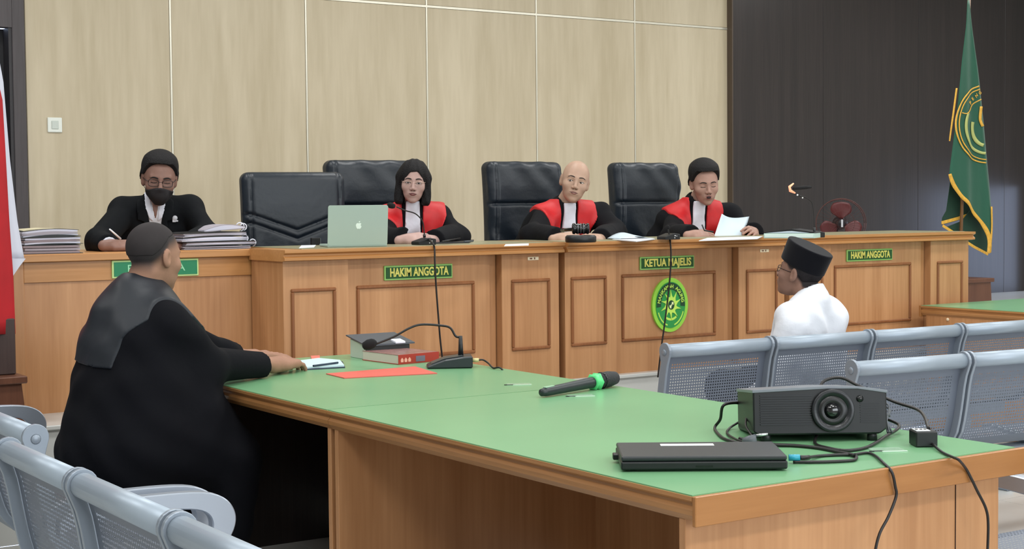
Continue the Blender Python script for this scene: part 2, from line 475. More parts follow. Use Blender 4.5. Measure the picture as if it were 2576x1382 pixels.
# dark door frame at the far left
p = MB(); ztop = PY(27, 70, WY).z; xj = PY(32, 300, WY).x
p.box(xj, XDOOR-0.004, WY-0.03, WY+0.05, DZ, 4.0, bev=0.003); p.box(-3.5, xj, WY-0.03, WY+0.05, ztop, 4.0)
p.box(-3.5, xj-1.15, WY-0.03, WY+0.05, DZ, ztop)
dfm = structure('wall_back_left', p, wood('charcoal_laminate', (62, 56, 58), (78, 72, 74), 0.5, 10, 0.05))
p = MB(); p.box(xj-1.15, xj, WY+0.10, WY+0.14, DZ, ztop); d1 = structure('door_1', p, mat('dark_door', (22, 21, 26), 0.5))
p = MB(); p.box(xj-0.10, xj-0.06, WY+0.06, WY+0.10, 1.4, 1.56, bev=0.004); build('door_handle', p, STEEL, d1)
p = MB(); p.box(xj-0.02, xj, WY-0.02, WY+0.10, DZ, ztop); structure('trim_2', p, mat('door_reveal', (40, 37, 40), 0.5))

# light switch on the first panel
c = PY(137, 315, WY)
sw = thing('wall_switch', 'small white square switch on the leftmost pale wall panel', 'switch', (c.x, WY, c.z-0.05))
p = MB(); p.box(-0.046, 0.046, -0.012, 0, 0.004, 0.098, bev=0.005, seg=2); build('cover_plate', p, mat('switch_white', (226, 230, 222), 0.35), sw)
p = MB(); p.box(-0.022, 0.022, -0.017, -0.012, 0.025, 0.077, bev=0.002); build('rocker', p, mat('switch_grey', (196, 204, 196), 0.35), sw)

# ------------------------------------------------------------------ JUDGES' BENCHES
def frame(mbx, x0, x1, z0, z1, y, w=0.016, d=0.010, mi=0):
    """raised picture-frame moulding on a face looking to -Y"""
    mbx.box(x0, x1, y-d, y, z1-w, z1, bev=0.004, mi=mi); mbx.box(x0, x1, y-d, y, z0, z0+w, bev=0.004, mi=mi)
    mbx.box(x0, x0+w, y-d, y, z0+w, z1-w, bev=0.004, mi=mi); mbx.box(x1-w, x1, y-d, y, z0+w, z1-w, bev=0.004, mi=mi)
def top_profile(y0, y1, z):
    """double-lipped edge profile in (y,z), front at y0"""
    return [(y0, z), (y0-0.0, z-0.014), (y0+0.016, z-0.022), (y0+0.016, z-0.030), (y0+0.004, z-0.036), (y0+0.004, z-0.048), (y0+0.03, z-0.052), (y1, z-0.052), (y1, z)]
UW = 1.545
def bench_unit(x0, label, letters, sw_, lettercol=SIGNY, emblem=False, labelx=None):
    t = thing('judges_bench', label, 'bench', (x0, YB, DZ), 0, "judges' benches in a row")
    H = 0.70
    nt_ = 0.09 if x0 < 3 else 0.0
    p = MB(); p.prism(top_profile(-0.05, 0.34, H), -0.012, UW-0.008, 'x'); p.box(nt_-0.012*(nt_ == 0), UW-0.008, 0.34, 0.62, H-0.052, H); build('bench_top', p, DESKX, t)
    p = MB(); p.box(max(0.03, nt_+0.01), UW-0.04, 0.01, 0.56, H, H+0.0025); build('top_inlay', p, GREEND, t)
    p = MB(); p.box(0.0, 1.18, 0.05, 0.075, 0, H-0.052); build('front_panel', p, DESK, t)
    p = MB(); p.box(0.0, 0.33, 0.0, 0.05, 0, H-0.052); build('left_pilaster', p, DESK, t).name = 'pilaster'
    p = MB(); p.box(1.185, UW-0.012, -0.0, 0.06, 0, H-0.052, bev=0.002); build('pilaster', p, DESK, t)
    p = MB(); p.box(0.33, 1.135, 0.035, 0.05, 0, H-0.052); build('centre_panel', p, DESK, t)
    for xa in (0.0, UW-0.03):
        p = MB(); p.box(xa, xa+0.02, 0.075, 0.34 if nt_ and xa == 0 else 0.58, 0, H-0.052); build('side_panel', p, DESK, t)
    zb, zt = 0.165, 0.522
    for a, b, y in ((0.036, 0.265, 0.0), (0.39, 1.045, 0.035), (1.24, 1.475, 0.0)):
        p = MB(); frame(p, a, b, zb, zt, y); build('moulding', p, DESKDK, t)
    a, b = sw_; zs0, zs1 = 0.541, 0.611
    s = MB(); s.box(a-x0, b-x0, 0.025, 0.035, zs0, zs1, bev=0.002); sp = build('name_plate', s, SIGNL, t, label='green name plate with raised letters')
    s = MB(); s.box(a-x0+0.008, b-x0-0.008, 0.022, 0.026, zs0+0.008, zs1-0.008); build('plate_field', s, SIGNG, sp)
    text(sp, 'lettering', letters, lettercol, 0.056, ((a+b)/2-x0, 0.0215, (zs0+zs1)/2), RX90, width=(b-a)*0.86, ext=0.001, bold=0.0018)
    if labelx:
        s = MB(); s.box(labelx-x0-0.033, labelx-x0+0.033, -0.004, 0, 0.615, 0.632, bev=0.001); st = build('sticker', s, mat('sticker_cream', (236, 222, 190), 0.5), t, label='small cream sticker')
        s = MB(); s.box(labelx-x0-0.022, labelx-x0-0.006, -0.0046, -0.003, 0.620, 0.627); s.box(labelx-x0+0.004, labelx-x0+0.012, -0.0046, -0.003, 0.619, 0.629)
        build('sticker_print', s, mat('sticker_brown', (120, 80, 60), 0.5), st)
    return t
b1 = bench_unit(2.965, "left judges' bench, name plate behind the long hanging cable, laptop on top", 'HAKIM ANGGOTA', (3.502, 3.880), labelx=4.338)
b2 = bench_unit(4.535, "middle judges' bench with the round green court emblem", 'KETUA MAJELIS', (5.046, 5.421), labelx=5.912)
b3 = bench_unit(6.105, "right judges' bench beside the green flag, behind the man in the white shirt", 'HAKIM ANGGOTA', (6.594, 6.980))
# emblem on the middle bench (YB frame)
EX, EZ = 5.249-4.535, 0.828-DZ
def ellipse(rx, rz, n=40, cx=0, cz=0): return [(cx+rx*math.cos(2*math.pi*i/n), cz+rz*math.sin(2*math.pi*i/n)) for i in range(n)]
em = MB(); em.prism(ellipse(0.124, 0.146, cx=EX, cz=EZ), 0.022, 0.036, 'y'); em_o = build('court_emblem', em, EMLIME, b2, label='oval green and lime court emblem')
s = MB(); s.prism(ellipse(0.102, 0.124, cx=EX, cz=EZ), 0.019, 0.023, 'y'); build('emblem_field', s, EMGREEN, em_o)
def arcband(s, r0, r1, a0, a1, sq, y0, y1, n=16, cx=EX, cz=EZ, axis='y'):
    pts = [(cx+r1*math.cos(a0+(a1-a0)*i/n), cz+r1*sq*math.sin(a0+(a1-a0)*i/n)) for i in range(n+1)]
    pts += [(cx+r0*math.cos(a1+(a0-a1)*i/n), cz+r0*sq*math.sin(a1+(a0-a1)*i/n)) for i in range(n+1)]
    s.prism(pts, y0, y1, axis)
s = MB(); arcband(s, 0.068, 0.098, math.radians(-5), math.radians(185), 1.22, 0.0175, 0.0195); build('letter_band', s, EMDARK, em_o)
s = MB()
for a0, a1 in ((200, 255), (285, 340)): arcband(s, 0.088, 0.094, math.radians(a0), math.radians(a1), 1.22, 0.0175, 0.0195)
arcband(s, 0.060, 0.070, math.radians(235), math.radians(305), 1.2, 0.0175, 0.0195)
build('laurel_band', s, EMSUN, em_o)
s = MB(); pts = []
for i in range(10):
    a = 2*math.pi*i/10+0.2
    for da, r in ((-0.30, 0.036), (-0.02, 0.044), (0.16, 0.072), (0.22, 0.042)):
        pts.append((EX+r*math.cos(a+da), EZ+r*1.15*math.sin(a+da)))
s.prism(pts, 0.015, 0.019, 'y'); build('sun_rays', s, EMSUN, em_o)
s = MB(); s.prism(ellipse(0.021, 0.025, cx=EX, cz=EZ), 0.013, 0.016, 'y'); build('centre_disc', s, EMDARK, em_o)
s = MB(); s.prism([(EX+a, EZ+b) for a, b in ((0.0, 0.006), (0.004, 0.017), (0.014, 0.014), (0.013, 0.0), (0.006, 0.004))], 0.0115, 0.0135, 'y')
s.prism([(EX+a, EZ+b) for a, b in ((0.0, -0.006), (-0.004, -0.02), (-0.014, -0.012), (-0.013, 0.0), (-0.006, -0.002))], 0.0115, 0.0135, 'y')
s.prism(ellipse(0.004, 0.004, 10, EX, EZ), 0.0115, 0.0135, 'y'); build('centre_mark', s, mat('emblem_pale', (236, 244, 190), 0.5), em_o)
word = 'MAHKAMAH AGUNG'
for i, ch in enumerate(word):
    if ch == ' ': continue
    a = math.radians(168-156*i/(len(word)-1)); r = 0.0825
    rot = RX90 @ Matrix.Rotation(a-math.pi/2, 3, 'Z')
    text(em_o, 'letter', ch, EMSUN, 0.027, (EX+r*math.cos(a), 0.017, EZ+r*1.2*math.sin(a)), rot, ext=0.0008, bold=0.0006)

# clerk's desk on the left
ck = thing('clerk_desk', "plain wooden clerk's desk on the dais, behind the man in black", 'desk', (1.862, YL, DZ))
CW = 3.04-1.862
p = MB(); p.box(-0.005, CW, -0.03, 0.58, 0.665, 0.698, bev=0.003); build('desk_top', p, DESKX, ck)
for xa, xb in ((0.0, 0.045), (CW-0.06, CW-0.005)):
    p = MB(); p.box(xa, xb, -0.006, 0.02, 0, 0.664, bev=0.002); build('stile', p, DESK, ck)
p = MB(); p.box(0.045, CW-0.06, -0.004, 0.02, 0.575, 0.664, bev=0.002); build('upper_rail', p, DESKX, ck)
p = MB(); p.box(0.045, CW-0.06, 0.005, 0.02, 0, 0.575); build('front_panel', p, DESK, ck)
for xa in (0.0, CW-0.03):
    p = MB(); p.box(xa, xa+0.022, 0.02, 0.55, 0, 0.664); build('side_panel', p, DESK, ck)
pa, pb = 2.295-1.862, 2.703-1.862
s = MB(); s.box(pa, pb, -0.014, -0.004, 0.582, 0.662, bev=0.002); sp = build('name_plate', s, mat('plate_rim', (198, 226, 150), 0.45), ck, label='bright green name plate half hidden by a head')
s = MB(); s.box(pa+0.008, pb-0.008, -0.017, -0.0135, 0.590, 0.654); build('plate_field', s, SIGNG2, sp)
text(sp, 'lettering', 'PANITERA', mat('plate_letters', (150, 214, 170), 0.5), 0.05, ((pa+pb)/2, -0.0175, 0.622), RX90, width=0.27, ext=0.001)

# ------------------------------------------------------------------ FLAGS, PEDESTALS, FAN
def pedestal(x, y, label, hw=0.2, z1=0.80):
    t = thing('flag_pedestal', label, 'pedestal', (x, y, DZ)); h = z1-DZ
    p = MB(); p.prism([(-hw-0.02, 0), (hw+0.02, 0), (hw, h-0.03), (-hw, h-0.03)], -hw*0.8, hw*0.8, 'y'); build('plinth', p, BROWNBOX, t)
    p = MB(); p.box(-hw-0.02, hw+0.02, -hw*0.8-0.02, hw*0.8+0.02, h-0.03, h, bev=0.004); build('plinth_cap', p, BROWNBOX, t)
    return t
FY = 7.6
pc = PY(2418, 700, FY)
pedestal(pc.x, FY, 'brown wooden flag pedestal beyond the right end of the benches', 0.17, pc.z)
fx = PY(2418, 400, FY).x
FL = (fx, FY, pc.z)
flg = thing('court_flag', 'green court flag with gold emblem hanging from its pole', 'flag', FL)
ptop = PY(2438, -12, FY); pb_ = PY(2417, 600, FY); pd_ = (ptop-pb_)/(ptop.z-pb_.z); pl0 = pb_-pd_*(pb_.z-FL[2])-Vector(FL); pl1 = ptop-Vector(FL)
p = MB(); p.tube([pl0, pl1], 0.013, 12); build('pole', p, mat('brown_pole', (120, 84, 48), 0.4), flg)
p = MB(); p.lathe([(0.0, 0.0), (0.03, 0.01), (0.012, 0.04), (0.026, 0.10), (0.0, 0.18)], c=pl1, seg=12); build('finial', p, GOLD, flg)
def wav(x, z): return -0.045-0.010*math.sin((x-fx)*22+z*1.3)-0.003*math.sin((x-fx)*51+1)
def interp(v, xs, ys): return float(np.interp(v, xs, ys))
LZ = [(2436, 0), (2432, 60), (2418, 160), (2408, 260), (2398, 380), (2392, 440)]
RZ_ = [(2442, 0), (2448, 60), (2462, 190), (2474, 310), (2482, 420), (2489, 510), (2492, 570), (2490, 610), (2486, 636)]
DG = [(2392, 438), (2402, 468), (2418, 494), (2434, 512), (2452, 538), (2472, 562), (2484, 590), (2487, 612), (2486, 636)]   # gold diagonal hem of the front layer
def flag_front(u, v):
    # v 0 top .. 1 bottom; the left edge runs down the cloth side and then along the diagonal hem
    L = LZ+DG[1:]; n = len(L)-1; t = v*n; i = min(int(t), n-1); fr = t-i
    lx, ly = L[i][0]*(1-fr)+L[i+1][0]*fr, L[i][1]*(1-fr)+L[i+1][1]*fr
    rx, ry = interp(ly, [q[1] for q in RZ_], [q[0] for q in RZ_]), ly
    if v > 0.999: rx = lx+0.5
    px = lx+(rx-lx)*u; q = PY(px, ly, FY-0.045)
    return (q.x-fx, wav(q.x, q.z), q.z-FL[2])
p = MB(); p.sheet(flag_front, 14, 60, 0.004, nrm=(0, 1, 0)); cf = build('flag_cloth', p, FLAGG, flg)
def fpt(px, py, off=-0.006):
    q = PY(px, py, FY-0.05); return Vector((q.x-fx, wav(q.x, q.z)+off, q.z-FL[2]))
def ribbon(pxs, w, thick=0.003, off=-0.008, n=5):
    P = catmull([(a, b, 0) for a, b in pxs], n); m_ = MB(); L = []
    for i, a in enumerate(P):
        d = (P[min(i+1, len(P)-1)]-P[max(i-1, 0)]).normalized(); nn = Vector((-d.y, d.x, 0))
        L.append((a+nn*w/2, a-nn*w/2))
    m_.sheet(lambda u, v: fpt(*(L[round(v*(len(P)-1))][0].lerp(L[round(v*(len(P)-1))][1], u).xy), off), 1, len(P)-1, thick, nrm=(0, 1, 0))
    return m_
build('gold_fringe', ribbon(DG, 8.0, off=-0.008), GOLD, cf)
build('gold_fringe', ribbon([(2491, 520), (2492, 570), (2489, 612), (2485, 638)], 4), GOLD, cf)
build('gold_fringe', ribbon([(2405, 222), (2399, 290), (2392, 355)], 3), GOLD, cf)
# back layers of the cloth
def back_layer(poly, m_, name, off, par):
    b = MB(); pts = [PY(a, c_, FY+off) for a, c_ in poly]
    b.prism([(q.x-fx, q.z-FL[2]) for q in pts], off, off+0.004, 'y'); return build(name, b, m_, par)
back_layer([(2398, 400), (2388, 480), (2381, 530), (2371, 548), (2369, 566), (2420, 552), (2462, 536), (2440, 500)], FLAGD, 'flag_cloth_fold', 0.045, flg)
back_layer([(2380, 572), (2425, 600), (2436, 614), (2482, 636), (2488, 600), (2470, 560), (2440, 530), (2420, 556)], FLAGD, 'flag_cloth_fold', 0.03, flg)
def strip_at(pxs, w, off):
    P = [PY(a, b_, FY+off) for a, b_ in pxs]; m_ = MB()
    for q0, q1 in zip(P[:-1], P[1:]):
        d = Vector((q1.x-q0.x, 0, q1.z-q0.z)).normalized(); nn = Vector((-d.z, 0, d.x))*w/2
        a = Vector((q0.x-fx, off, q0.z-FL[2])); b_ = Vector((q1.x-fx, off, q1.z-FL[2]))
        m_.prism([((a+nn).x, (a+nn).z), ((b_+nn).x, (b_+nn).z), ((b_-nn).x, (b_-nn).z), ((a-nn).x, (a-nn).z)], off, off+0.003, 'y')
    return m_
build('gold_fringe', strip_at([(2369, 561), (2410, 550), (2456, 535)], 0.024, 0.04), GOLD, flg)
build('gold_fringe', strip_at([(2372, 568), (2400, 586), (2424, 604), (2450, 621), (2486, 640)], 0.02, 0.024), GOLD, flg)
# gold emblem, half turned away in the fold
def arc_px(cx, cy, rx, ry, a0, a1, n=14): return [(cx+rx*math.cos(math.radians(a)), cy-ry*math.sin(math.radians(a))) for a in np.linspace(a0, a1, n)]
build('emblem_ring', ribbon(arc_px(2482, 312, 78, 98, 104, 268), 3.2), GOLD, cf)
build('emblem_ring', ribbon(arc_px(2482, 312, 71, 90, 104, 268), 2.4), GOLD, cf)
build('emblem_wreath', ribbon(arc_px(2480, 318, 52, 68, 150, 268), 6.5), mat('pale_gold', (178, 184, 110), 0.6), cf)
build('emblem_wreath', ribbon(arc_px(2478, 322, 30, 44, 160, 262), 8), mat('pale_gold', (178, 184, 110), 0.6), cf)
build('emblem_scroll', ribbon([(2418, 284), (2430, 286), (2440, 278), (2450, 262), (2468, 250)], 2.4), GOLD, cf)
build('emblem_star', ribbon([(2468, 268), (2466, 300), (2472, 318)], 6), GOLD, cf)
for ch, (a, b_), ang in (('P', (2443, 259), 50), ('E', (2450, 249), 48), ('N', (2458, 241), 45), ('G', (2465, 234), 42)):
    q = fpt(a, b_, -0.007); text(cf, 'letter', ch, GOLD, 0.036, q, RX90 @ Matrix.Rotation(math.radians(ang), 3, 'Z'), ext=0.0008, bold=0.001)

# national flag at the left edge
NY = 6.45
q0 = PY(-60, 900, NY)
pedestal(q0.x-0.05, NY, 'dark brown stepped flag pedestal at the left edge beside the clerk desk', 0.19, PY(45, 937, NY).z)
p = MB(); cz = PY(20, 835, NY).z; zz = PY(45, 937, NY).z; rx_ = PY(26, 880, NY).x
p.box(q0.x-0.16, rx_, NY-0.08, NY+0.08, zz+0.001, cz+0.06, bev=0.004)
solo('flag_socket', p, wood('socket_wood', (58, 44, 42), (70, 54, 50), 0.5), 'dark upright wooden flag socket on the left pedestal under the red cloth', 'stand')
nf = thing('national_flag', 'red and white flag hanging in folds at the left edge', 'flag', (q0.x-0.05, NY, cz+0.06))
px_ = q0.x-0.05; pz_ = cz+0.06
p = MB(); p.tube([(0, 0, 0), (0, 0, 1.72)], 0.014, 12); build('pole', p, mat('brown_pole', (120, 84, 48), 0.4), nf)
def nflag(edgesL, edgesR, y0, y1, off, amp):
    def fn(u, v):
        y = y0+(y1-y0)*v; a = interp(y, [e[1] for e in edgesL], [e[0] for e in edgesL]); b_ = interp(y, [e[1] for e in edgesR], [e[0] for e in edgesR])
        q = PY(a+(b_-a)*u, y, NY); return (q.x-px_, off-amp*math.sin(u*9+v*2), q.z-pz_)
    return fn
p = MB(); p.sheet(nflag([(-160, 60), (-160, 690)], [(-30, 60), (0, 205), (18, 400), (38, 560), (56, 655)], 60, 655, -0.05, 0.015), 12, 24, 0.004, nrm=(0, 1, 0))
q = [PY(a, b_, NY) for a, b_ in ((-60, 650), (56, 650), (42, 668), (24, 694), (18, 690), (10, 660))]
p.prism([(a.x-px_, a.z-pz_) for a in q], -0.05, -0.045, 'y')
build('white_cloth', p, FLAGW, nf, label='white half of the flag')
p = MB(); p.sheet(nflag([(-160, 60), (-160, 840)], [(-60, 60), (-8, 250), (2, 400), (12, 560), (22, 690), (28, 830)], 60, 838, -0.085, 0.02), 14, 24, 0.004, nrm=(0, 1, 0))
build('red_cloth', p, FLAGR, nf, label='red half of the flag')

# standing fan
fc = PY(2104, 562, 8.6)
fan = thing('standing_fan', 'standing fan with dark red blades in front of the dark wall', 'fan', (fc.x, 8.6, DZ))
fz = fc.z-DZ
FR = Matrix.Translation((0, -0.05, fz)) @ Matrix.Rotation(math.radians(-38), 4, 'Z')
REDB = mat('dark_red_blade', (92, 34, 36), 0.4); FDK = mat('fan_charcoal', (34, 26, 34), 0.4); FG = mat('fan_guard_wire', (92, 54, 50), 0.4, metal=0.3)
p = MB(); p.lathe([(0.0, 0.03), (0.2, 0.03), (0.21, 0.0), (0, 0)], seg=28); build('fan_base', p, FDK, fan)
p = MB(); p.tube([(0, 0, 0.03), (0, 0, fz)], 0.014, 10); build('fan_pole', p, FDK, fan)
p = MB(); p.lathe([(0.0, 0.16), (0.05, 0.14), (0.06, 0.05), (0.04, 0.02), (0, 0.02)], seg=18, axis='y', T=FR); build('motor_housing', p, FDK, fan)
for k in range(3):
    a0 = math.radians(90+120*k)
    def bl(u, v, a0=a0):
        r = 0.035+0.135*u; wd2 = 0.22+0.50*math.sin(math.pi*min(1, u*0.93))**0.8
        a = a0+(v-0.5)*2*wd2; return (r*math.cos(a), 0.0+0.03*(v-0.5), r*math.sin(a))
    p = MB(); p.sheet(bl, 8, 8, 0.003, T=FR, nrm=(0, 1, 0)); build('blade', p, REDB, fan)
p = MB(); p.lathe([(0.0, -0.03), (0.02, -0.028), (0.038, -0.01), (0.04, 0.02), (0, 0.02)], seg=18, axis='y', T=FR); build('hub', p, FDK, fan)
p = MB()
for rr, yy in ((0.196, 0.0), (0.19, 0.05), (0.10, -0.045)):
    p.tube([FR @ Vector((rr*math.cos(a), yy, rr*math.sin(a))) for a in np.linspace(0, 2*math.pi, 33)], 0.0035 if rr > 0.15 else 0.0015, 6)
for k in range(36):
    a = 2*math.pi*k/36
    p.tube([FR @ Vector((rr*math.cos(a), yy, rr*math.sin(a))) for rr, yy in ((0.03, -0.055), (0.10, -0.05), (0.17, -0.03), (0.196, 0.0))], 0.0009, 4)
build('guard', p, FG, fan)
p = MB(); p.box(-0.008, 0.008, -0.062, -0.056, -0.03, 0.03, bev=0.002, T=FR); build('guard_badge', p, mat('badge_silver', (190, 190, 196), 0.3), fan)
# ------------------------------------------------------------------ LEATHER CHAIRS (seen from the front, backs upright)
def chair_back(kind):
    def f(p):
        x, y, z = p[:, 0], p[:, 1], p[:, 2]
        q = p.copy(); q[:, 1] = y-0.10*(z-0.75)**2*1.2-0.35*x*x*0.6
        q[:, 0] = x*(1+0.10*np.clip((z-0.95)/0.2, 0, 1)**2*0-0.05*(z-0.8))
        d = rbox(q, (0, 0, 0.785), (0.272, 0.062, 0.365), 0.045)
        front = np.clip((-q[:, 1]-0.01)/0.03, 0, 1)
        if kind == 'v':
            t = np.abs(x)
            for zo in (0.93, 0.885):
                line = zo-0.085*(1-np.clip(t/0.235, 0, 1))**1.0
                d = d+front*0.011*np.exp(-((z-line)/0.008)**2)
            d = d+front*0.004*np.sin(t*55+np.clip(0.8-z, 0, 1)*9)*np.clip((0.85-z)/0.2, 0, 1)
        else:
            d = d+front*0.016*np.exp(-((z-0.90)/0.010)**2)
            d = d-front*0.006*np.exp(-((z-1.0)/0.07)**2)
            d = d+front*0.005*np.sin(x*26+z*17+2*np.sin(z*11+x*5))
        d = d+front*0.010*np.exp(-((np.abs(x)-0.235)/0.007)**2)
        return d
    return f
def make_chair(kind, label):
    t = thing('executive_chair', label, 'chair', (0, 0, 0), 0, 'high-backed leather chairs on the dais')
    me = sdf_mesh(chair_back(kind), (-0.34, -0.16, 0.38), (0.34, 0.24, 1.2), 0.0075, 'backrest'); build('backrest', me, LEATHER, t)
    me = sdf_mesh(lambda p: rbox(p, (0, -0.25, 0.385), (0.265, 0.24, 0.06), 0.05), (-0.3, -0.58, 0.28), (0.3, 0.04, 0.5), 0.012, 'seat'); build('seat', me, LEATHER, t)
    for s in (-1, 1):
        p = MB(); p.tube(catmull([(s*0.285, 0.0, 0.60), (s*0.30, -0.12, 0.66), (s*0.30, -0.34, 0.66), (s*0.285, -0.42, 0.58), (s*0.27, -0.40, 0.42)], 5), 0.022, 8); build('armrest', p, BLACKP, t)
    p = MB(); p.tube([(0, -0.25, 0.10), (0, -0.25, 0.33)], 0.03, 12); build('gas_column', p, BLACKP, t)
    for k in range(5):
        a = 2*math.pi*k/5+0.3
        p = MB(); p.tube([(0, -0.25, 0.11), (0.29*math.cos(a), -0.25+0.29*math.sin(a), 0.075)], [0.028, 0.018], 8); lg = build('leg', p, BLACKP, t)
        p = MB(); p.lathe([(0, -0.02), (0.028, -0.02), (0.028, 0.02), (0, 0.02)], c=(0.29*math.cos(a), -0.25+0.29*math.sin(a), 0.029), seg=12, axis='x'); build('caster', p, BLACKP, lg)
    return t
cv_ = make_chair('v', "empty dark leather chair with V-shaped stitching between clerk and laptop"); [setattr(o_, "location", (0, 0, -0.075)) for o_ in cv_.children if o_.name.startswith("backrest")]
c = PY(722, 520, 7.2); cv_.location = (c.x+0.06, 7.24, DZ); cv_.rotation_euler.z = math.radians(-10)
cs_ = make_chair('s', "dark leather chair behind the woman in the red and black robe")
c = PY(938, 500, 7.5); cs_.location = (c.x+0.01, 7.52, DZ); cs_.rotation_euler.z = math.radians(-4)
for lab, px, rz in (("dark leather chair behind the bald judge, leftmost of the two with a seamed headrest", 1326, 2), ("dark leather chair nearest the dark wall, behind the judge reading a sheet", 1632, 4)):
    k = copy_tree(cs_); c = PY(px, 500, 7.5); k.location = (c.x, 7.52, DZ); k.rotation_euler.z = math.radians(rz); k['label'] = lab

# ------------------------------------------------------------------ PEOPLE
UP = Vector((0, 0, 1))
def frame_of(fwd, pitch=0.0, roll=0.0):
    """columns: person's right, forward, up; pitch>0 looks up, roll>0 tips the crown to the person's right"""
    f = Vector((fwd[0], fwd[1], 0)).normalized(); r = f.cross(UP)
    R = Matrix((r, f, UP)).transposed()
    return R @ Matrix.Rotation(math.radians(pitch), 3, 'X') @ Matrix.Rotation(math.radians(roll), 3, 'Y')
def head_fn(fat=1.0, chin=1.0):
    def f(p):
        x = np.abs(p[:, 0]); q = p.copy(); q[:, 0] = x
        d = el(q, (0, -0.014, 0.036), (0.076, 0.095, 0.086))
        d = smin(d, el(q, (0, 0.022, -0.012), (0.066*fat, 0.070, 0.088)), 0.03)
        d = smin(d, el(q, (0, 0.040, -0.070), (0.046*fat, 0.046, 0.046*chin)), 0.03)
        d = smin(d, el(q, (0, 0.068, -0.101), (0.020, 0.018, 0.016)), 0.02)
        d = smin(d, el(q, (0.042, 0.056, -0.026), (0.024*fat, 0.024, 0.022)), 0.02)
        d = smin(d, rc(q, (0.0, 0.083, 0.020), (0.040, 0.070, 0.023), 0.010, 0.008), 0.014)
        d = smax(d, -el(q, (0.031, 0.100, 0.002), (0.020, 0.018, 0.013)), 0.012)
        d = smin(d, el(q, (0.031, 0.070, 0.001), (0.015, 0.014, 0.0125)), 0.006)
        d = smin(d, rc(q, (0, 0.088, 0.004), (0, 0.106, -0.030), 0.0065, 0.0105), 0.012)
        d = smin(d, el(q, (0.012, 0.098, -0.035), (0.0085, 0.010, 0.0075)), 0.007)
        d = smin(d, el(q, (0, 0.078, -0.062), (0.026, 0.019, 0.018)), 0.016)
        ear = smin(el(q, (0.079, -0.012, 0.0), (0.009, 0.018, 0.030)), el(q, (0.074, -0.004, -0.024), (0.008, 0.011, 0.014)), 0.01)
        ear = smax(ear, -el(q, (0.088, -0.004, 0.0), (0.007, 0.010, 0.019)), 0.004)
        return smin(d, ear, 0.006)
    return f
def hand_fn(side=1, curl=0.5, spread=1.0, thumb=0.4):
    """local frame: x = thumb side (side=+1), y = towards the fingertips, z = back of the hand"""
    ch = []
    for i, (bx, by, ln, r) in enumerate(((0.029, 0.088, 0.074, 0.0086), (0.0095, 0.092, 0.082, 0.0088), (-0.0100, 0.089, 0.076, 0.0084), (-0.028, 0.082, 0.060, 0.0076))):
        p = Vector((bx*side, by, 0)); a = curl*0.45; pts = [Vector((bx*side*0.75, 0.03, 0.0)), p]
        dx = math.radians((1.5-i)*4*spread)
        for k, fr in enumerate((0.45, 0.31, 0.24)):
            p = p+Vector((math.sin(dx)*side*math.cos(a), math.cos(dx)*math.cos(a), -math.sin(a)))*ln*fr
            pts.append(p.copy()); a += curl*(0.95 if k == 0 else 0.7)
        ch.append((pts, r))
    tp = [Vector((0.020*side, 0.020, -0.006)), Vector((0.040*side, 0.052, -0.014-0.012*thumb)), Vector((0.050*side-0.016*side*thumb, 0.082, -0.022-0.016*thumb)), Vector((0.050*side-0.034*side*thumb, 0.106, -0.026-0.020*thumb))]
    def f(p):
        d = rbox(p, (0.0, 0.047, 0.0), (0.040, 0.045, 0.0145), 0.013)
        d = smin(d, rc(p, (0, -0.03, 0), (0, 0.02, 0), 0.026, 0.027), 0.018)
        d = smin(d, rc(p, tp[0], tp[1], 0.017, 0.012), 0.012)
        d = smin(d, rc(p, tp[1], tp[2], 0.0115, 0.0095), 0.004); d = smin(d, rc(p, tp[2], tp[3], 0.0095, 0.0078), 0.003)
        g = None
        for pts, r in ch:
            e = rc(p, pts[0], pts[1], r, r*1.05)
            for k in range(1, 4):
                e = smin(e, rc(p, pts[k], pts[k+1], r*(1.02-0.1*(k-1)), r*(0.94-0.1*(k-1))), 0.002)
            g = e if g is None else np.minimum(g, e)
        return smin(d, g, 0.005)
    return f
def hand_frame(fdir, back):
    y = Vector(fdir).normalized(); z = Vector(back); z = (z-y*z.dot(y)).normalized(); x = y.cross(z)
    return Matrix((x, y, z)).transposed()

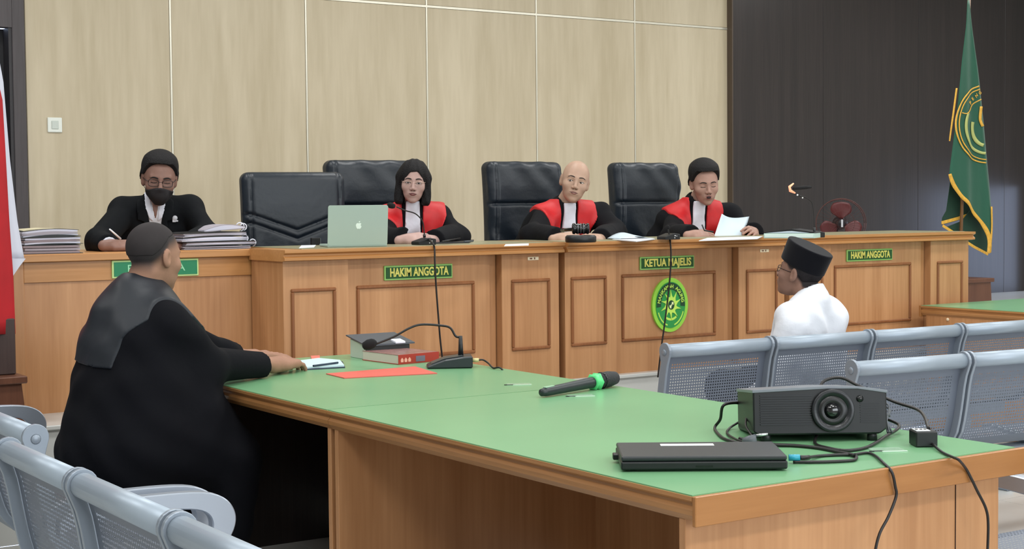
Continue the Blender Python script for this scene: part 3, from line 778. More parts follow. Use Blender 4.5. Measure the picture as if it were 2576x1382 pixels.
class Person:
    def __init__(s, label, base, face, skin_m, S=1.0):
        s.t = thing('person', label, 'person', base); s.o = Vector(base); s.skin = skin_m
        s.S = S; s.hc = None; s.nk = 1.0
    def pose(s, head, hf, neck, shR, shL, pelvis, elR, wrR, elL, wrL, bf, kneeR=None, kneeL=None, footz=None, girth=1.0, chest=0.0, handR=None, handL=None, fat=1.0):
        s.hc = Vector(head); s.hR = hf; s.neck = Vector(neck); s.shR = Vector(shR); s.shL = Vector(shL); s.pv = Vector(pelvis)
        s.el = {'R': Vector(elR), 'L': Vector(elL)}; s.wr = {'R': Vector(wrR), 'L': Vector(wrL)}; s.bf = Vector((bf[0], bf[1], 0)).normalized()
        s.br = s.bf.cross(UP); s.girth = girth; s.fat = fat
        s.hands = {'R': handR, 'L': handL}
        s.feet = footz if footz is not None else s.o.z
        k = s.pv+s.bf*0.40; s.knee = {'R': k+s.br*0.12, 'L': k-s.br*0.12}
        for a in 'RL': s.knee[a].z = s.feet+0.50
        if kneeR is not None: s.knee['R'] = Vector(kneeR)
        if kneeL is not None: s.knee['L'] = Vector(kneeL)
        s.ch = s.neck.lerp(s.pv, 0.33)+s.bf*0.005; s.be = s.neck.lerp(s.pv, 0.70)+s.bf*0.02
        return s
    def torso(s, p, g, k=0.06):
        G = s.girth; r = s.br; nb = s.neck
        d = rc(p, s.shR, s.shL, 0.052+g, 0.052+g)
        d = smin(d, rc(p, nb+UP*0.0, s.shR, 0.055+g, 0.052+g), k*0.8); d = smin(d, rc(p, nb, s.shL, 0.055+g, 0.052+g), k*0.8)
        for q in (1, -1):
            a = s.ch+r*0.085*q; b = s.be+r*0.075*q*G; c = s.pv+r*0.09*q
            d = smin(d, rc(p, a, b, 0.108*G+g, 0.118*G+g), k); d = smin(d, rc(p, b, c, 0.118*G+g, 0.125*G+g), k)
        return d
    def legs(s, p, g, k=0.05, lower=True):
        d = None
        for a, q in (('R', 1), ('L', -1)):
            h = s.pv+s.br*0.09*q; kn = s.knee[a]; an = Vector((kn.x, kn.y, s.feet+0.09))-s.bf*0.05
            e = rc(p, h, kn, 0.095+g, 0.065+g); e = smin(e, rc(p, kn, an, 0.062+g, 0.045+g), 0.03)
            d = e if d is None else smin(d, e, k)
        return d
    def body(s, h=0.004, fat=1.0, stub=None):
        """head, neck, trunk, arms and hands as one continuous skin"""
        HR = np.array(s.hR, dtype=np.float32); hc = V3(s.hc); S = s.S; hf = head_fn(fat)
        s.headl = lambda p: hf(((p-hc) @ HR)/S)*S
        head = near(s.headl, s.hc, 0.16*S)
        hands = []
        for a in 'RL':
            hd = s.hands[a]
            if hd is None: continue
            R = np.array(hand_frame(hd['dir'], hd['back']), dtype=np.float32); w = V3(s.wr[a]); sc = hd.get('s', 1.0)
            g = hand_fn(side=(-1 if a == 'R' else 1)*hd.get('flip', 1), curl=hd.get('curl', 0.5), spread=hd.get('spread', 1), thumb=hd.get('thumb', 0.4))
            hands.append(near(lambda p, R=R, w=w, g=g, sc=sc: g(((p-w) @ R)/sc)*sc, Vector(w.tolist())+Vector(hd['dir']).normalized()*0.08, 0.15))
        nk0 = s.hc+s.hR @ Vector((0, -0.028, -0.05))*S; nk1 = s.neck+UP*0.01
        def f(p):
            d = s.torso(p, -0.022)
            d = smin(d, rc(p, nk0, nk1, 0.050*S*s.nk, 0.056*S*s.nk), 0.03)
            for a in 'RL':
                d = smin(d, rc(p, s.shR if a == 'R' else s.shL, s.el[a], 0.046, 0.038), 0.02)
                d = smin(d, rc(p, s.el[a], s.wr[a], 0.038, 0.026), 0.012)
            d = smin(d, head(p), 0.012*S)
            for g in hands: d = smin(d, g(p), 0.008)
            return d
        P = [s.hc, s.pv, s.shR, s.shL]+list(s.el.values())+list(s.wr.values()); mg = 0.24
        lo = [min(q[i] for q in P)-mg for i in range(3)]; hi = [max(q[i] for q in P)+mg for i in range(3)]
        me = sdf_mesh(f, lo, hi, h, 'body')
        if stub:   # cropped hair: a soft hairline as a colour of the scalp itself
            co = np.empty(len(me.vertices)*3, dtype=np.float32); me.vertices.foreach_get('co', co); q = ((co.reshape(-1, 3)-hc) @ HR)/S
            zc = np.interp(q[:, 1], [a for a, b in stub[0]], [b for a, b in stub[0]])
            k = np.clip((q[:, 2]-zc)/stub[2]+0.5, 0, 1); k = k*k*(3-2*k)
            k *= (np.linalg.norm(q, axis=1) < 0.17)*(np.abs(q[:, 0]) < 0.0785)
            at = me.color_attributes.new('scalp', 'FLOAT_COLOR', 'POINT'); c4 = np.ones((len(k), 4), dtype=np.float32); c4[:, :3] = k[:, None]; at.data.foreach_set('color', c4.ravel())
            m2_ = s.skin.copy(); nt = m2_.node_tree; b = nt.nodes['Principled BSDF']; src = b.inputs['Base Color'].links[0].from_socket
            an = nt.nodes.new('ShaderNodeAttribute'); an.attribute_name = 'scalp'; mx = nt.nodes.new('ShaderNodeMix'); mx.data_type = 'RGBA'
            nt.links.new(an.outputs['Fac'], mx.inputs[0]); nt.links.new(src, mx.inputs[6]); mx.inputs[7].default_value = rgb(stub[1]); b.inputs['Subsurface Weight'].default_value = 0; b.inputs['Roughness'].default_value = 0.65; b.inputs['Specular IOR Level'].default_value = 0.25; nt.links.new(mx.outputs[2], b.inputs['Base Color']); s.skin = m2_
        me.transform(Matrix.Translation(-s.o)); return build('body', me, s.skin, s.t)
    def garment(s, name, m, g=0.0, h=0.008, sleeve=(0.068, 0.058, 0.062), cuff=0.0, legs=True, fold=0.004, arms='RL', collar=0.0, extra=None, label=None, neckhole=True):
        def f(p):
            d = s.torso(p, g)
            if legs: d = smin(d, s.legs(p, g+0.012), 0.08)
            if collar: d = smin(d, rc(p, s.neck-UP*0.01, s.neck+(s.hc-s.neck).normalized()*collar, 0.066, 0.066), 0.02)
            for a in arms:
                sh = s.shR if a == 'R' else s.shL; w = s.wr[a]; e = s.el[a]; dr = (w-e).normalized()
                q = smin(rc(p, sh, e, sleeve[0], sleeve[1]), rc(p, e, w, sleeve[1], sleeve[2]), 0.03)
                d = smin(d, q, 0.03)
            if extra: d = extra(p, d)
            u = p @ V3(s.br); v = p @ V3(s.bf)
            d = d+fold*np.sin(u*38+3*np.sin(p[:, 2]*9+v*6))+fold*0.8*np.sin((p[:, 2]*1.0+u*0.55+v*0.4)*46+2*np.sin(u*14))
            for a in arms:
                w = s.wr[a]; e = s.el[a]; dr = V3((w-e).normalized())
                cut = (p-V3(w)) @ dr+cuff
                nr = np.linalg.norm(p-V3(w), axis=1)
                d = np.where(nr < 0.14, np.maximum(d, cut), d)
            if neckhole:
                ax = (s.hc-s.neck).normalized(); t = (p-V3(s.neck)) @ V3(ax)
                rr = np.linalg.norm(p-V3(s.neck)-t[:, None]*V3(ax), axis=1)
                d = np.maximum(d, -np.maximum(rr-0.054, -(t-0.02)))
            return d
        s.last = f
        P = [s.neck, s.pv, s.shR, s.shL]+list(s.el.values())+list(s.wr.values()); mg = 0.22
        lo = [min(q[i] for q in P)-mg for i in range(3)]; hi = [max(q[i] for q in P)+mg for i in range(3)]
        if legs:
            for i in range(3):
                for q in s.knee.values(): lo[i] = min(lo[i], q[i]-0.14); hi[i] = max(hi[i], q[i]+0.14)
            lo[2] = s.feet+0.02
        me = sdf_mesh(f, lo, hi, h, name); me.transform(Matrix.Translation(-s.o)); return build(name, me, m, s.t, label)
    def patch(s, name, poly, m, base=None, t=0.006, h=0.005, front=True, org=None, label=None, parent=None, ylim=-0.02, pad=0.02, depth=None, vmax=None):
        """cloth panel cut to a 2-D outline (u to the person's left in the picture sense = -right, w up) and laid on the garment"""
        f0 = base or s.last; org = Vector(org or s.neck); sg = 1 if front else -1
        def f(p):
            q = p-V3(org); u = q @ V3(s.br); w = q[:, 2]; v = (q @ V3(s.bf))*sg
            d = f0(p)-t
            d = np.maximum(d, poly2(u.astype(np.float32), w.astype(np.float32), poly))
            d = np.maximum(d, ylim-v)
            if vmax: d = np.maximum(d, v-vmax)
            return np.maximum(d, -(f0(p)+0.010))
        us = [a for a, b in poly]; ws = [b for a, b in poly]
        cs = [org+s.br*u+UP*w+s.bf*sg*v for u in (min(us), max(us)) for w in (min(ws), max(ws)) for v in (ylim, depth or 0.26)]
        lo = [min(c[i] for c in cs)-pad for i in range(3)]; hi = [max(c[i] for c in cs)+pad for i in range(3)]
        me = sdf_mesh(f, lo, hi, h, name, reach=2.0); me.transform(Matrix.Translation(-s.o)); return build(name, me, m, parent or s.t, label)
    def headmesh(s, name, fn, m, h=0.004, lo=(-0.13, -0.14, -0.2), hi=(0.13, 0.16, 0.16), label=None, parent=None):
        """mesh modelled in head-local space"""
        me = sdf_mesh(fn, lo, hi, h, name, reach=1.6); T = Matrix.Translation(s.hc-s.o) @ s.hR.to_4x4() @ Matrix.Scale(s.S, 4)
        me.transform(T); return build(name, me, m, parent or s.t, label)
    def headmb(s, name, mb, m, label=None, parent=None):
        me = mb.mesh(name); T = Matrix.Translation(s.hc-s.o) @ s.hR.to_4x4() @ Matrix.Scale(s.S, 4)
        me.transform(T); return build(name, me, m, parent or s.t, label)
    def surf(s, x, z, off=0.0):
        hf = head_fn(s.fat); y = np.linspace(0.14, 0.0, 141, dtype=np.float32)
        d = hf(np.stack([np.full_like(y, x), y, np.full_like(y, z)], 1)); i = int(np.argmax(d < 0)); return Vector((x, float(y[i])+off, z))
    def eyes(s, open_=1.0, gaze=(0, 0), brow=1.0, mouth=0.0, lipcol=(120, 66, 60), down=False, browz=0.024):
        for q in (-1, 1):
            cx = 0.031*q; c = s.surf(cx, 0.0015)
            p = MB()
            if down: p.tube([s.surf(cx+dx, -0.003+0.002*(1-(dx/0.013)**2)*-1, 0.001) for dx in np.linspace(-0.014, 0.014, 7)], 0.0016, 5); s.headmb('eye', p, BROW)
            else:
                p.ball((cx, c.y-0.0045, 0.0), (0.0135, 0.0065, 0.0052*open_), 14); e = s.headmb('eye', p, EYEW)
                p = MB(); p.ball((cx+gaze[0], c.y+0.0005, gaze[1]), (0.0058, 0.0026, 0.0050*open_), 12); s.headmb('iris', p, IRIS, parent=e)
                p = MB(); p.tube([s.surf(cx+dx, 0.0052*open_*(1-(dx/0.0155)**2)+0.0004, 0.0) for dx in np.linspace(-0.0155, 0.0155, 9)], 0.0017, 5); s.headmb('eyelid_line', p, BROW, parent=e)
            if brow:
                p = MB(); p.tube([s.surf(q*t_, browz+0.004*math.sin((t_-0.012)/0.038*math.pi)-0.002*(t_ > 0.04), 0.0) for t_ in np.linspace(0.012, 0.050, 8)], [0.0022*brow, 0.0034*brow, 0.0036*brow, 0.0036*brow, 0.0034*brow, 0.003*brow, 0.0024*brow, 0.0014], 6); s.headmb('eyebrow', p, BROW)
        LM = mat('lips_%d_%d' % (lipcol[0], lipcol[1]), lipcol, 0.45)
        p = MB()
        zs = -0.060
        p.tube([s.surf(x, zs+0.003*(1-abs(x)/0.024)+mouth*0.5*(1-(x/0.024)**2)-0.002, -0.0025) for x in np.linspace(-0.024, 0.024, 9)], [0.001, 0.003, 0.004, 0.0045, 0.004, 0.0045, 0.004, 0.003, 0.001], 6)
        p.tube([s.surf(x, zs-0.006*(1-(x/0.024)**2)-mouth*0.7*(1-(x/0.024)**2)-0.002, -0.0025) for x in np.linspace(-0.022, 0.022, 9)], [0.001, 0.003, 0.0048, 0.0055, 0.0055, 0.0055, 0.0048, 0.003, 0.001], 6)
        lp = s.headmb('lips', p, LM)
        p = MB()
        if mouth: c = s.surf(0, zs-0.002); p.ball((0, c.y-0.003, zs-0.004), (0.015, 0.005, 0.005+mouth*0.55), 12)
        else: p.tube([s.surf(x, zs-0.0018+0.001*math.cos(x*200), 0.0012) for x in np.linspace(-0.023, 0.023, 9)], 0.0012, 5)
        s.headmb('mouth_line', p, mat('mouth_dark', (46, 20, 20), 0.5), parent=lp)
        for q in (-1, 1):
            p = MB(); p.ball((0.0085*q, 0.102, -0.0425), (0.0038, 0.0045, 0.0022), 8); s.headmb('nostril', p, mat('mouth_dark', (46, 20, 20), 0.5))
    def hair(s, m, line=((-0.11, -0.075), (-0.06, -0.055), (-0.03, -0.02), (0.0, 0.020), (0.03, 0.040), (0.06, 0.062), (0.09, 0.072)), thick=0.008, top=0.0, name='hair', sharp=0.004, hw=None, burn=False):
        hf = head_fn(s.fat); ys = [a for a, b in line]; zs = [b for a, b in line]
        def f(p):
            q = p.copy(); d = hf(p); cr = el(p, (0, -0.014, 0.036), (0.077, 0.096, 0.087))
            d2 = np.minimum(d, cr)-thick-top*np.clip((p[:, 2]-0.03)/0.08, 0, 1)
            zc = np.interp(p[:, 1], ys, zs).astype(np.float32)
            if hw: zc = zc+hw*np.clip((np.abs(p[:, 0])-0.03)/0.04, 0, 1)*np.clip((p[:, 1]-0.0)/0.05, 0, 1)*-1
            e = np.maximum(d2, (zc-p[:, 2])*0.75)
            ear = el(np.stack([np.abs(p[:, 0]), p[:, 1], p[:, 2]], 1), (0.084, -0.008, -0.004), (0.022, 0.022, 0.034))
            return smax(e, -ear, 0.003)
        return s.headmesh(name, f, m, 0.0036)
    def glasses(s, m, w=0.021, hh=0.014, z=-0.001, rim=0.0012, off=0.012, temples=True, half=False):
        g = MB(); cy = s.surf(0.03, 0.02).y+off-0.004
        for q in (-1, 1):
            cx = q*0.033; pts = []
            for k in range(21):
                a = 2*math.pi*k/20; e = 0.55
                pts.append((cx+w*math.copysign(abs(math.cos(a))**e, math.cos(a)), cy-abs(cx+w*math.cos(a))**2*3.2+0.003, z+hh*math.copysign(abs(math.sin(a))**e, math.sin(a))))
            if half: g.tube(pts[0:11], rim*1.3, 6); g.tube(pts[10:21], rim*0.5, 5)
            else: g.tube(pts, rim, 6)
            if temples: g.tube([(cx+q*w, cy-(abs(cx)+w)**2*3.2+0.003, z+0.006), (q*0.077, 0.02, z+0.008), (q*0.080, -0.012, z+0.012), (q*0.078, -0.03, z-0.006)], rim, 6)
        g.tube([(-0.033+w, cy+0.001, z+0.004), (0, cy+0.004, z+0.006), (0.033-w, cy+0.001, z+0.004)], rim, 6)
        o = s.headmb('glasses', g, m)
        for q in (-1, 1):
            l = MB(); l.box(q*0.033-w+0.002, q*0.033+w-0.002, cy-0.0015, cy-0.0005, z-hh+0.002, z+hh-0.002, bev=0.0004); s.headmb('lens', l, mat('clear_lens', (240, 245, 250), 0.05, trans=1.0, alpha=0.25), parent=o)
        return o
    def trousers(s, m, name='trousers'):
        def f(p): return s.legs(p, 0.012)
        P = [s.pv]+list(s.knee.values()); lo = [min(q[i] for q in P)-0.2 for i in range(3)]; hi = [max(q[i] for q in P)+0.2 for i in range(3)]; lo[2] = s.feet+0.02
        me = sdf_mesh(f, lo, hi, 0.012, name); me.transform(Matrix.Translation(-s.o)); return build(name, me, m, s.t)
    def shoes(s):
        for a in 'RL':
            kn = s.knee[a]; an = Vector((kn.x, kn.y, 0))-s.bf*0.05
            b = an+s.bf*0.16
            p = MB(); p.tube([Vector((an.x, an.y, s.feet+0.05))-s.bf*0.05, Vector((an.x, an.y, s.feet+0.055)), Vector((b.x, b.y, s.feet+0.035)), Vector((b.x, b.y, s.feet+0.03))+s.bf*0.03], [0.03, 0.048, 0.034, 0.02], 10)
            build('shoe', p, BLACKP, s.t, world=True)

SK_M = skin('skin_warm', (166, 130, 116)); SK_W = skin('skin_light_brown', (178, 146, 138)); SK_B = skin('skin_pale_tan', (180, 148, 128)); SK_D = skin('skin_brown', (134, 100, 88)); SK_F = skin('skin_tan', (156, 118, 98)); SK_P = skin('skin_ruddy', (140, 108, 94))
JB_R = [(0.058, 0.070), (0.185, 0.060), (0.182, -0.03), (0.150, -0.10), (0.136, -0.16), (0.132, -0.27), (0.056, -0.31), (0.050, -0.16), (0.054, -0.06)]
def judge_toga(P, offs=0.0, wl=-0.24):
    P.garment('robe', ROBE, g=0.012, h=0.008, sleeve=(0.064, 0.062, 0.060), cuff=0.012, fold=0.0035, collar=0.050)
    rb = P.last
    P.patch('red_lapel', [(a+offs, b) for a, b in JB_R], RED, rb, t=0.009, label='red satin lapel', ylim=-0.07, vmax=0.17)
    P.patch('red_lapel', [(-a+offs, b) for a, b in JB_R], RED, rb, t=0.009, label='red satin lapel', ylim=-0.07, vmax=0.17)
    P.patch('white_jabot', [(-0.036+offs, 0.045), (0.036+offs, 0.045), (0.040+offs, -0.08), (0.054+offs, wl), (-0.054+offs, wl), (-0.040+offs, -0.08)], WHITEC, rb, t=0.012, label='white pleated jabot')
    P.trousers(SUIT); P.shoes()

# ---- the woman judge
hc = PY(1040, 459, 6.96); bf = Vector((-0.40, -0.92, 0))
W = Person("woman judge in red and black robe and glasses, hands clasped behind a desk microphone", (hc.x+0.10, 7.22, DZ), None, SK_W, 0.90)
W.pose(hc, frame_of((-0.50, -0.86), -4, -4), hc+Vector((0.035, 0.09, -0.145)), PY(984, 556, 7.10), PY(1104, 552, 7.02), (hc.x+0.10, 7.24, DZ+0.53),
       PY(958, 602, 6.86), PY(1018, 604, 6.62), PY(1150, 594, 6.86), PY(1088, 606, 6.62), bf,
       handR=dict(dir=(0.9, -0.35, 0.12), back=(-0.2, -0.5, 0.85), curl=0.7, thumb=0.3), handL=dict(dir=(-0.9, -0.25, 0.15), back=(0.1, -0.4, 0.9), curl=0.75, thumb=0.3), fat=0.98)
W.body(0.004, 0.98); judge_toga(W)
W.eyes(0.75, brow=1.0, lipcol=(112, 52, 52), browz=0.022)
def bob(p):
    x = np.abs(p[:, 0])
    d = el(p, (0, -0.018, 0.040), (0.093, 0.108, 0.098))
    q = p.copy(); q[:, 0] = x
    d = smin(d, rc(q, (0.070, -0.015, 0.02), (0.078, 0.010, -0.105), 0.034, 0.030), 0.03)
    d = smin(d, el(p, (0, -0.055, -0.06), (0.080, 0.055, 0.085)), 0.03)
    face = el(p, (-0.004, 0.085, -0.030), (0.0595, 0.085, 0.098)); d = smax(d, -face, 0.008)
    d = smax(d, -rc(p, (0, 0.0, -0.06), (0, 0.02, -0.22), 0.052, 0.06), 0.008)
    return d+0.0016*np.sin(x*200+p[:, 2]*60)
W.headmesh('hair', bob, HAIR, 0.0045)
W.glasses(mat('pale_gold_frame', (230, 205, 190), 0.25, metal=0.7), w=0.021, hh=0.012, rim=0.0011, half=True)

# ---- the bald judge
hc = PY(1446, 458, 6.98); bf = Vector((-0.18, -0.98, 0))
B = Person("bald judge in red and black robe looking sideways, gavel in front of him", (hc.x, 7.22, DZ), None, SK_B, 1.0)
B.pose(hc, frame_of((-0.52, -0.85), 0, -13), hc+Vector((-0.02, 0.10, -0.165)), PY(1376, 545, 7.10), PY(1504, 540, 7.06), (hc.x-0.03, 7.26, DZ+0.53),
       PY(1338, 592, 6.86), PY(1404, 601, 6.58), PY(1546, 584, 6.88), PY(1508, 602, 6.58), bf,
       handR=dict(dir=(0.85, -0.3, 0.1), back=(-0.2, -0.5, 0.85), curl=0.7), handL=dict(dir=(-0.8, -0.3, 0.1), back=(0.2, -0.4, 0.85), curl=0.7), fat=1.04)
B.fat = 1.04; B.body(0.004, 1.04); judge_toga(B, offs=-0.010)
B.eyes(0.8, gaze=(0.003, -0.001), brow=0.85, lipcol=(136, 88, 80), browz=0.023)

# ---- the judge reading
hc = PY(1772, 462, 6.95); bf = Vector((-0.30, -0.95, 0))
J = Person("judge with short black hair reading aloud from a white sheet, pen in hand", (hc.x, 7.22, DZ), None, SK_M, 1.02)
J.pose(hc, frame_of((-0.42, -0.90), -12, 3), hc+Vector((0.01, 0.11, -0.15)), PY(1704, 552, 7.10), PY(1836, 542, 7.04), (hc.x, 7.26, DZ+0.53),
       PY(1690, 592, 6.86), PY(1742, 592, 6.58), PY(1880, 588, 6.92), PY(1896, 584, 6.66), bf,
       handR=dict(dir=(0.85, -0.35, 0.05), back=(-0.2, -0.5, 0.85), curl=0.8), handL=dict(dir=(-0.75, -0.6, 0.08), back=(0.5, -0.5, 0.7), curl=0.55, thumb=0.9), fat=1.0)
J.body(0.004); judge_toga(J)
J.eyes(0.7, brow=0.9, mouth=0.009, down=True, lipcol=(140, 84, 78), browz=0.020)
J.hair(HAIR, thick=0.009, top=0.020, line=((-0.11, -0.06), (-0.06, -0.045), (-0.03, -0.010), (0.0, 0.012), (0.03, 0.026), (0.045, 0.062), (0.058, 0.084), (0.1, 0.090)))

# ---- the masked clerk
hc = PY(401, 452, 7.10); bf = Vector((-0.34, -0.94, 0))
K = Person("clerk in a black suit and black face mask writing at the left desk", (hc.x+0.02, 7.32, DZ), None, SK_D, 1.0)
K.pose(hc, frame_of((-0.30, -0.95), -10, -4), hc+Vector((0.02, 0.12, -0.145)), PY(310, 536, 7.22), PY(474, 530, 7.16), (hc.x+0.02, 7.34, DZ+0.53),
       PY(248, 610, 6.98), PY(278, 618, 6.78), PY(524, 592, 6.98), PY(468, 616, 6.80), bf,
       handR=dict(dir=(0.95, -0.2, 0.0), back=(-0.1, -0.4, 0.9), curl=0.75, thumb=0.6), handL=dict(dir=(-0.9, -0.35, 0.0), back=(0.1, -0.3, 0.9), curl=0.5))
K.body(0.004)
K.garment('suit_jacket', SUIT, g=0.014, h=0.008, sleeve=(0.068, 0.058, 0.050), cuff=0.02, fold=0.003, legs=False, collar=0.03, extra=None)
sj = K.last
K.patch('shirt_front', [(-0.050, 0.09), (0.050, 0.09), (0.040, 0.0), (0.012, -0.18), (-0.012, -0.18), (-0.038, 0.0)], SHIRT, sj, t=0.006, label='white open-necked shirt', ylim=0.0, depth=0.2)
K.patch('neck_opening', [(-0.026, 0.09), (0.026, 0.09), (0.012, 0.0), (0.0, -0.055), (-0.012, 0.0)], SK_D, sj, t=0.009, label='skin in the open collar', ylim=0.0, depth=0.2)
for q in (-1, 1):
    K.patch('shirt_collar', [(q*0.024, 0.085), (q*0.050, 0.085), (q*0.052, 0.02), (q*0.030, -0.045), (q*0.010, -0.06)], WHITEC, sj, t=0.013, ylim=0.0, depth=0.2)
    K.patch('suit_lapel', [(q*0.050, 0.08), (q*0.088, 0.04), (q*0.085, -0.05), (q*0.055, -0.06), (q*0.060, -0.085), (q*0.014, -0.20), (q*0.008, -0.20), (q*0.036, -0.02)], SUIT, sj, t=0.013, ylim=0.0, depth=0.2)
K.trousers(SUIT); K.shoes()
p = MB(); w = K.wr['R']; e = K.el['R']; dr = (w-e).normalized(); p.tube([w-dr*0.035, w-dr*0.005], [0.040, 0.036], 14); build('shirt_cuff', p, WHITEC, K.t, world=True)
def onbody(P, px, py, lead=0.012):
    r = ray(px, py).normalized(); t = np.linspace(5.5, 9.0, 700, dtype=np.float32); pts = np.array(CAM)[None]+t[:, None]*np.array(r)[None]
    d = P.last(pts.astype(np.float32)); i = int(np.argmax(d < 0.004)); return Vector(pts[i].tolist())-r*lead
c = onbody(K, 440, 549)
p = MB(); Tm = Matrix.Translation(c) @ Matrix.Rotation(math.radians(-20), 4, 'Z')
p.lathe([(0, -0.003), (0.011, -0.003), (0.013, 0.0), (0.011, 0.003), (0, 0.003)], seg=14, axis='y', T=Tm); p.box(-0.012, 0.004, -0.002, 0.002, -0.020, -0.006, bev=0.001, T=Tm); p.box(0.0, 0.015, -0.002, 0.002, -0.018, -0.010, bev=0.001, T=Tm)
build('lapel_badge', p, mat('badge_silver', (190, 190, 196), 0.3), K.t, world=True)
K.eyes(0.6, brow=1.1, down=True, browz=0.018)
K.hair(HAIR, thick=0.009, top=0.016, line=((-0.11, -0.06), (-0.06, -0.045), (-0.03, -0.005), (0.0, 0.020), (0.03, 0.034), (0.045, 0.060), (0.062, 0.084), (0.1, 0.092)))
hfK = head_fn()
def mask(p):
    d = hfK(p)-0.006; b = el(p, (0, 0.086, -0.058), (0.040, 0.032, 0.046)); d = smin(d, b, 0.012)
    x = np.abs(p[:, 0]); zt = -0.022-0.02*np.clip(x/0.06, 0, 1); zb = -0.112+0.05*np.clip((x-0.02)/0.05, 0, 1)
    d = np.maximum(d, p[:, 2]-zt); d = np.maximum(d, zb-p[:, 2]); d = np.maximum(d, 0.012-p[:, 1]+0.35*x*0)
    return np.maximum(d, (x-0.066))
K.headmesh('face_mask', mask, mat('black_mask_cloth', (24, 20, 24), 0.8), 0.0036)
for q in (-1, 1):
    p = MB(); p.tube([(q*0.064, 0.03, -0.045), (q*0.074, 0.005, -0.032), (q*0.082, -0.02, 0.0)], 0.0016, 5); K.headmb('mask_strap', p, mat('strap_grey', (70, 66, 70), 0.7))
K.glasses(mat('brown_black_frame', (44, 32, 32), 0.3), w=0.024, hh=0.0165, z=-0.004, rim=0.0018)

# ---- the man in the black robe in the foreground, facing +X
fm = Person("large man in black robe seen from behind, right forearm resting on the green table", (1.62, 5.0, 0.0), None, SK_F, 0.98)
hd = PY(388, 648, 5.06)
fm.pose(hd, frame_of((0.93, 0.36), -4, 0), (hd.x-0.060, 5.07, hd.z-0.150), PY(410, 822, 4.92), PY(352, 812, 5.30), (1.745, 5.0, 0.56),
        PY(522, 918, 4.95), PY(698, 917, 5.18), PY(560, 896, 5.42), PY(628, 897, 5.52), (0.97, 0.15, 0),
        kneeR=(2.10, 4.86, 0.50), kneeL=(2.10, 5.18, 0.50), footz=0.0, girth=1.12,
        handR=dict(dir=(0.80, 0.50, 0.0), back=(-0.1, -0.25, 0.95), curl=0.55, thumb=0.5, s=1.16), handL=dict(dir=(0.95, 0.0, 0.02), back=(0, -0.1, 1), curl=0.22, thumb=0.2, s=1.0))
fm.nk = 1.18; fm.body(0.0036, stub=(((-0.11, -0.045), (-0.06, -0.040), (-0.03, -0.005), (0.0, 0.035), (0.03, 0.045), (0.06, 0.060), (0.1, 0.080)), (48, 44, 45), 0.060))
def fm_extra(p, d):
    # the heavy robe falls from the shoulder blades to the seat and widens over the lap
    bk = rc(p, Vector((1.845, 5.06, 0.98)), Vector((1.745, 4.99, 0.56)), 0.150, 0.190)
    bk = smin(bk, rc(p, Vector((1.84, 4.97, 0.62)), Vector((2.04, 4.96, 0.57)), 0.18, 0.13), 0.06)
    bk = smin(bk, rc(p, Vector((1.95, 4.97, 0.88)), Vector((1.98, 4.95, 0.60)), 0.10, 0.15), 0.06)
    bk = smin(bk, rc(p, Vector((1.75, 4.97, 0.52)), Vector((1.75, 4.97, 0.40)), 0.17, 0.15), 0.06)
    return smin(d, bk, 0.06)
fm.garment('robe', mat('black_navy_cloth', (8, 9, 15), 0.88, spec=0.15, bump=0.25, bscale=14), g=0.018, h=0.008, sleeve=(0.078, 0.064, 0.042), cuff=0.105, fold=0.003, extra=fm_extra, collar=0.045)
rb = fm.last
fm.patch('satin_yoke', [(-0.26, -0.19), (-0.26, 0.04), (-0.06, 0.10), (0.07, 0.10), (0.17, 0.03), (0.195, -0.05), (0.165, -0.11), (0.155, -0.21)], SATIN, rb, t=0.006, front=False, ylim=-0.17, label='satin yoke across the back', h=0.006, depth=0.3)
fm.shoes()
fm.eyes(0.8, brow=0.8, lipcol=(130, 88, 76))
fm.hair(mat('cropped_hair_top', (48, 44, 45), 0.75, spec=0.2, var=0.05, vscale=30), thick=0.0014, line=((-0.11, 0.0), (-0.06, 0.005), (-0.03, 0.035), (0.0, 0.070), (0.03, 0.080), (0.06, 0.095), (0.1, 0.105)))

# ---- the man in white shirt and black cap on the front bench
hd = PY(2012, 688, 5.06); ff = Vector((-0.30, 0.95, 0))
wmn = Person("man in white shirt and black velvet cap seated on the front steel bench", (hd.x+0.08, 4.98, 0.0), None, SK_P, 0.99)
br = ff.cross(UP); nk = hd+Vector((0.015, -0.070, -0.120)); pv = Vector((nk.x+0.03, 5.06, 0.53))
shc = nk+Vector((-0.005, 0.01, -0.085))
wmn.pose(hd, frame_of(ff, 16, 0), nk, shc+br*0.172, shc-br*0.172, pv, shc+br*0.235+Vector((0, 0.02, -0.28)), shc+br*0.16+Vector((-0.12, 0.22, -0.36)), shc-br*0.235+Vector((0, 0.02, -0.28)), shc-br*0.16+Vector((0, 0.25, -0.36)), (-0.2, 0.98),
         footz=0.0, girth=1.0, handR=dict(dir=(-0.2, 0.95, -0.1), back=(0, 0, 1), curl=0.5), handL=dict(dir=(0.0, 0.95, -0.1), back=(0, 0, 1), curl=0.5))
wmn.nk = 1.15; wmn.body(0.004, stub=(((-0.11, -0.052), (-0.06, -0.048), (-0.035, -0.020), (-0.01, 0.012), (0.02, 0.018), (0.035, 0.03), (0.06, 0.07), (0.1, 0.08)), (36, 32, 34), 0.020))
wmn.garment('shirt', SHIRT, g=0.010, h=0.007, sleeve=(0.078, 0.064, 0.052), cuff=0.01, legs=False, fold=0.004)
def collar(p):
    ax = V3((wmn.hc-wmn.neck).normalized()); q = p-V3(wmn.neck); t = q @ ax; rr = np.linalg.norm(q-t[:, None]*ax, axis=1)
    return np.maximum(np.abs(rr-0.070-0.05*np.clip(0.04-t, 0, 1)*0.8)-0.004, np.abs(t-0.015)-0.032)
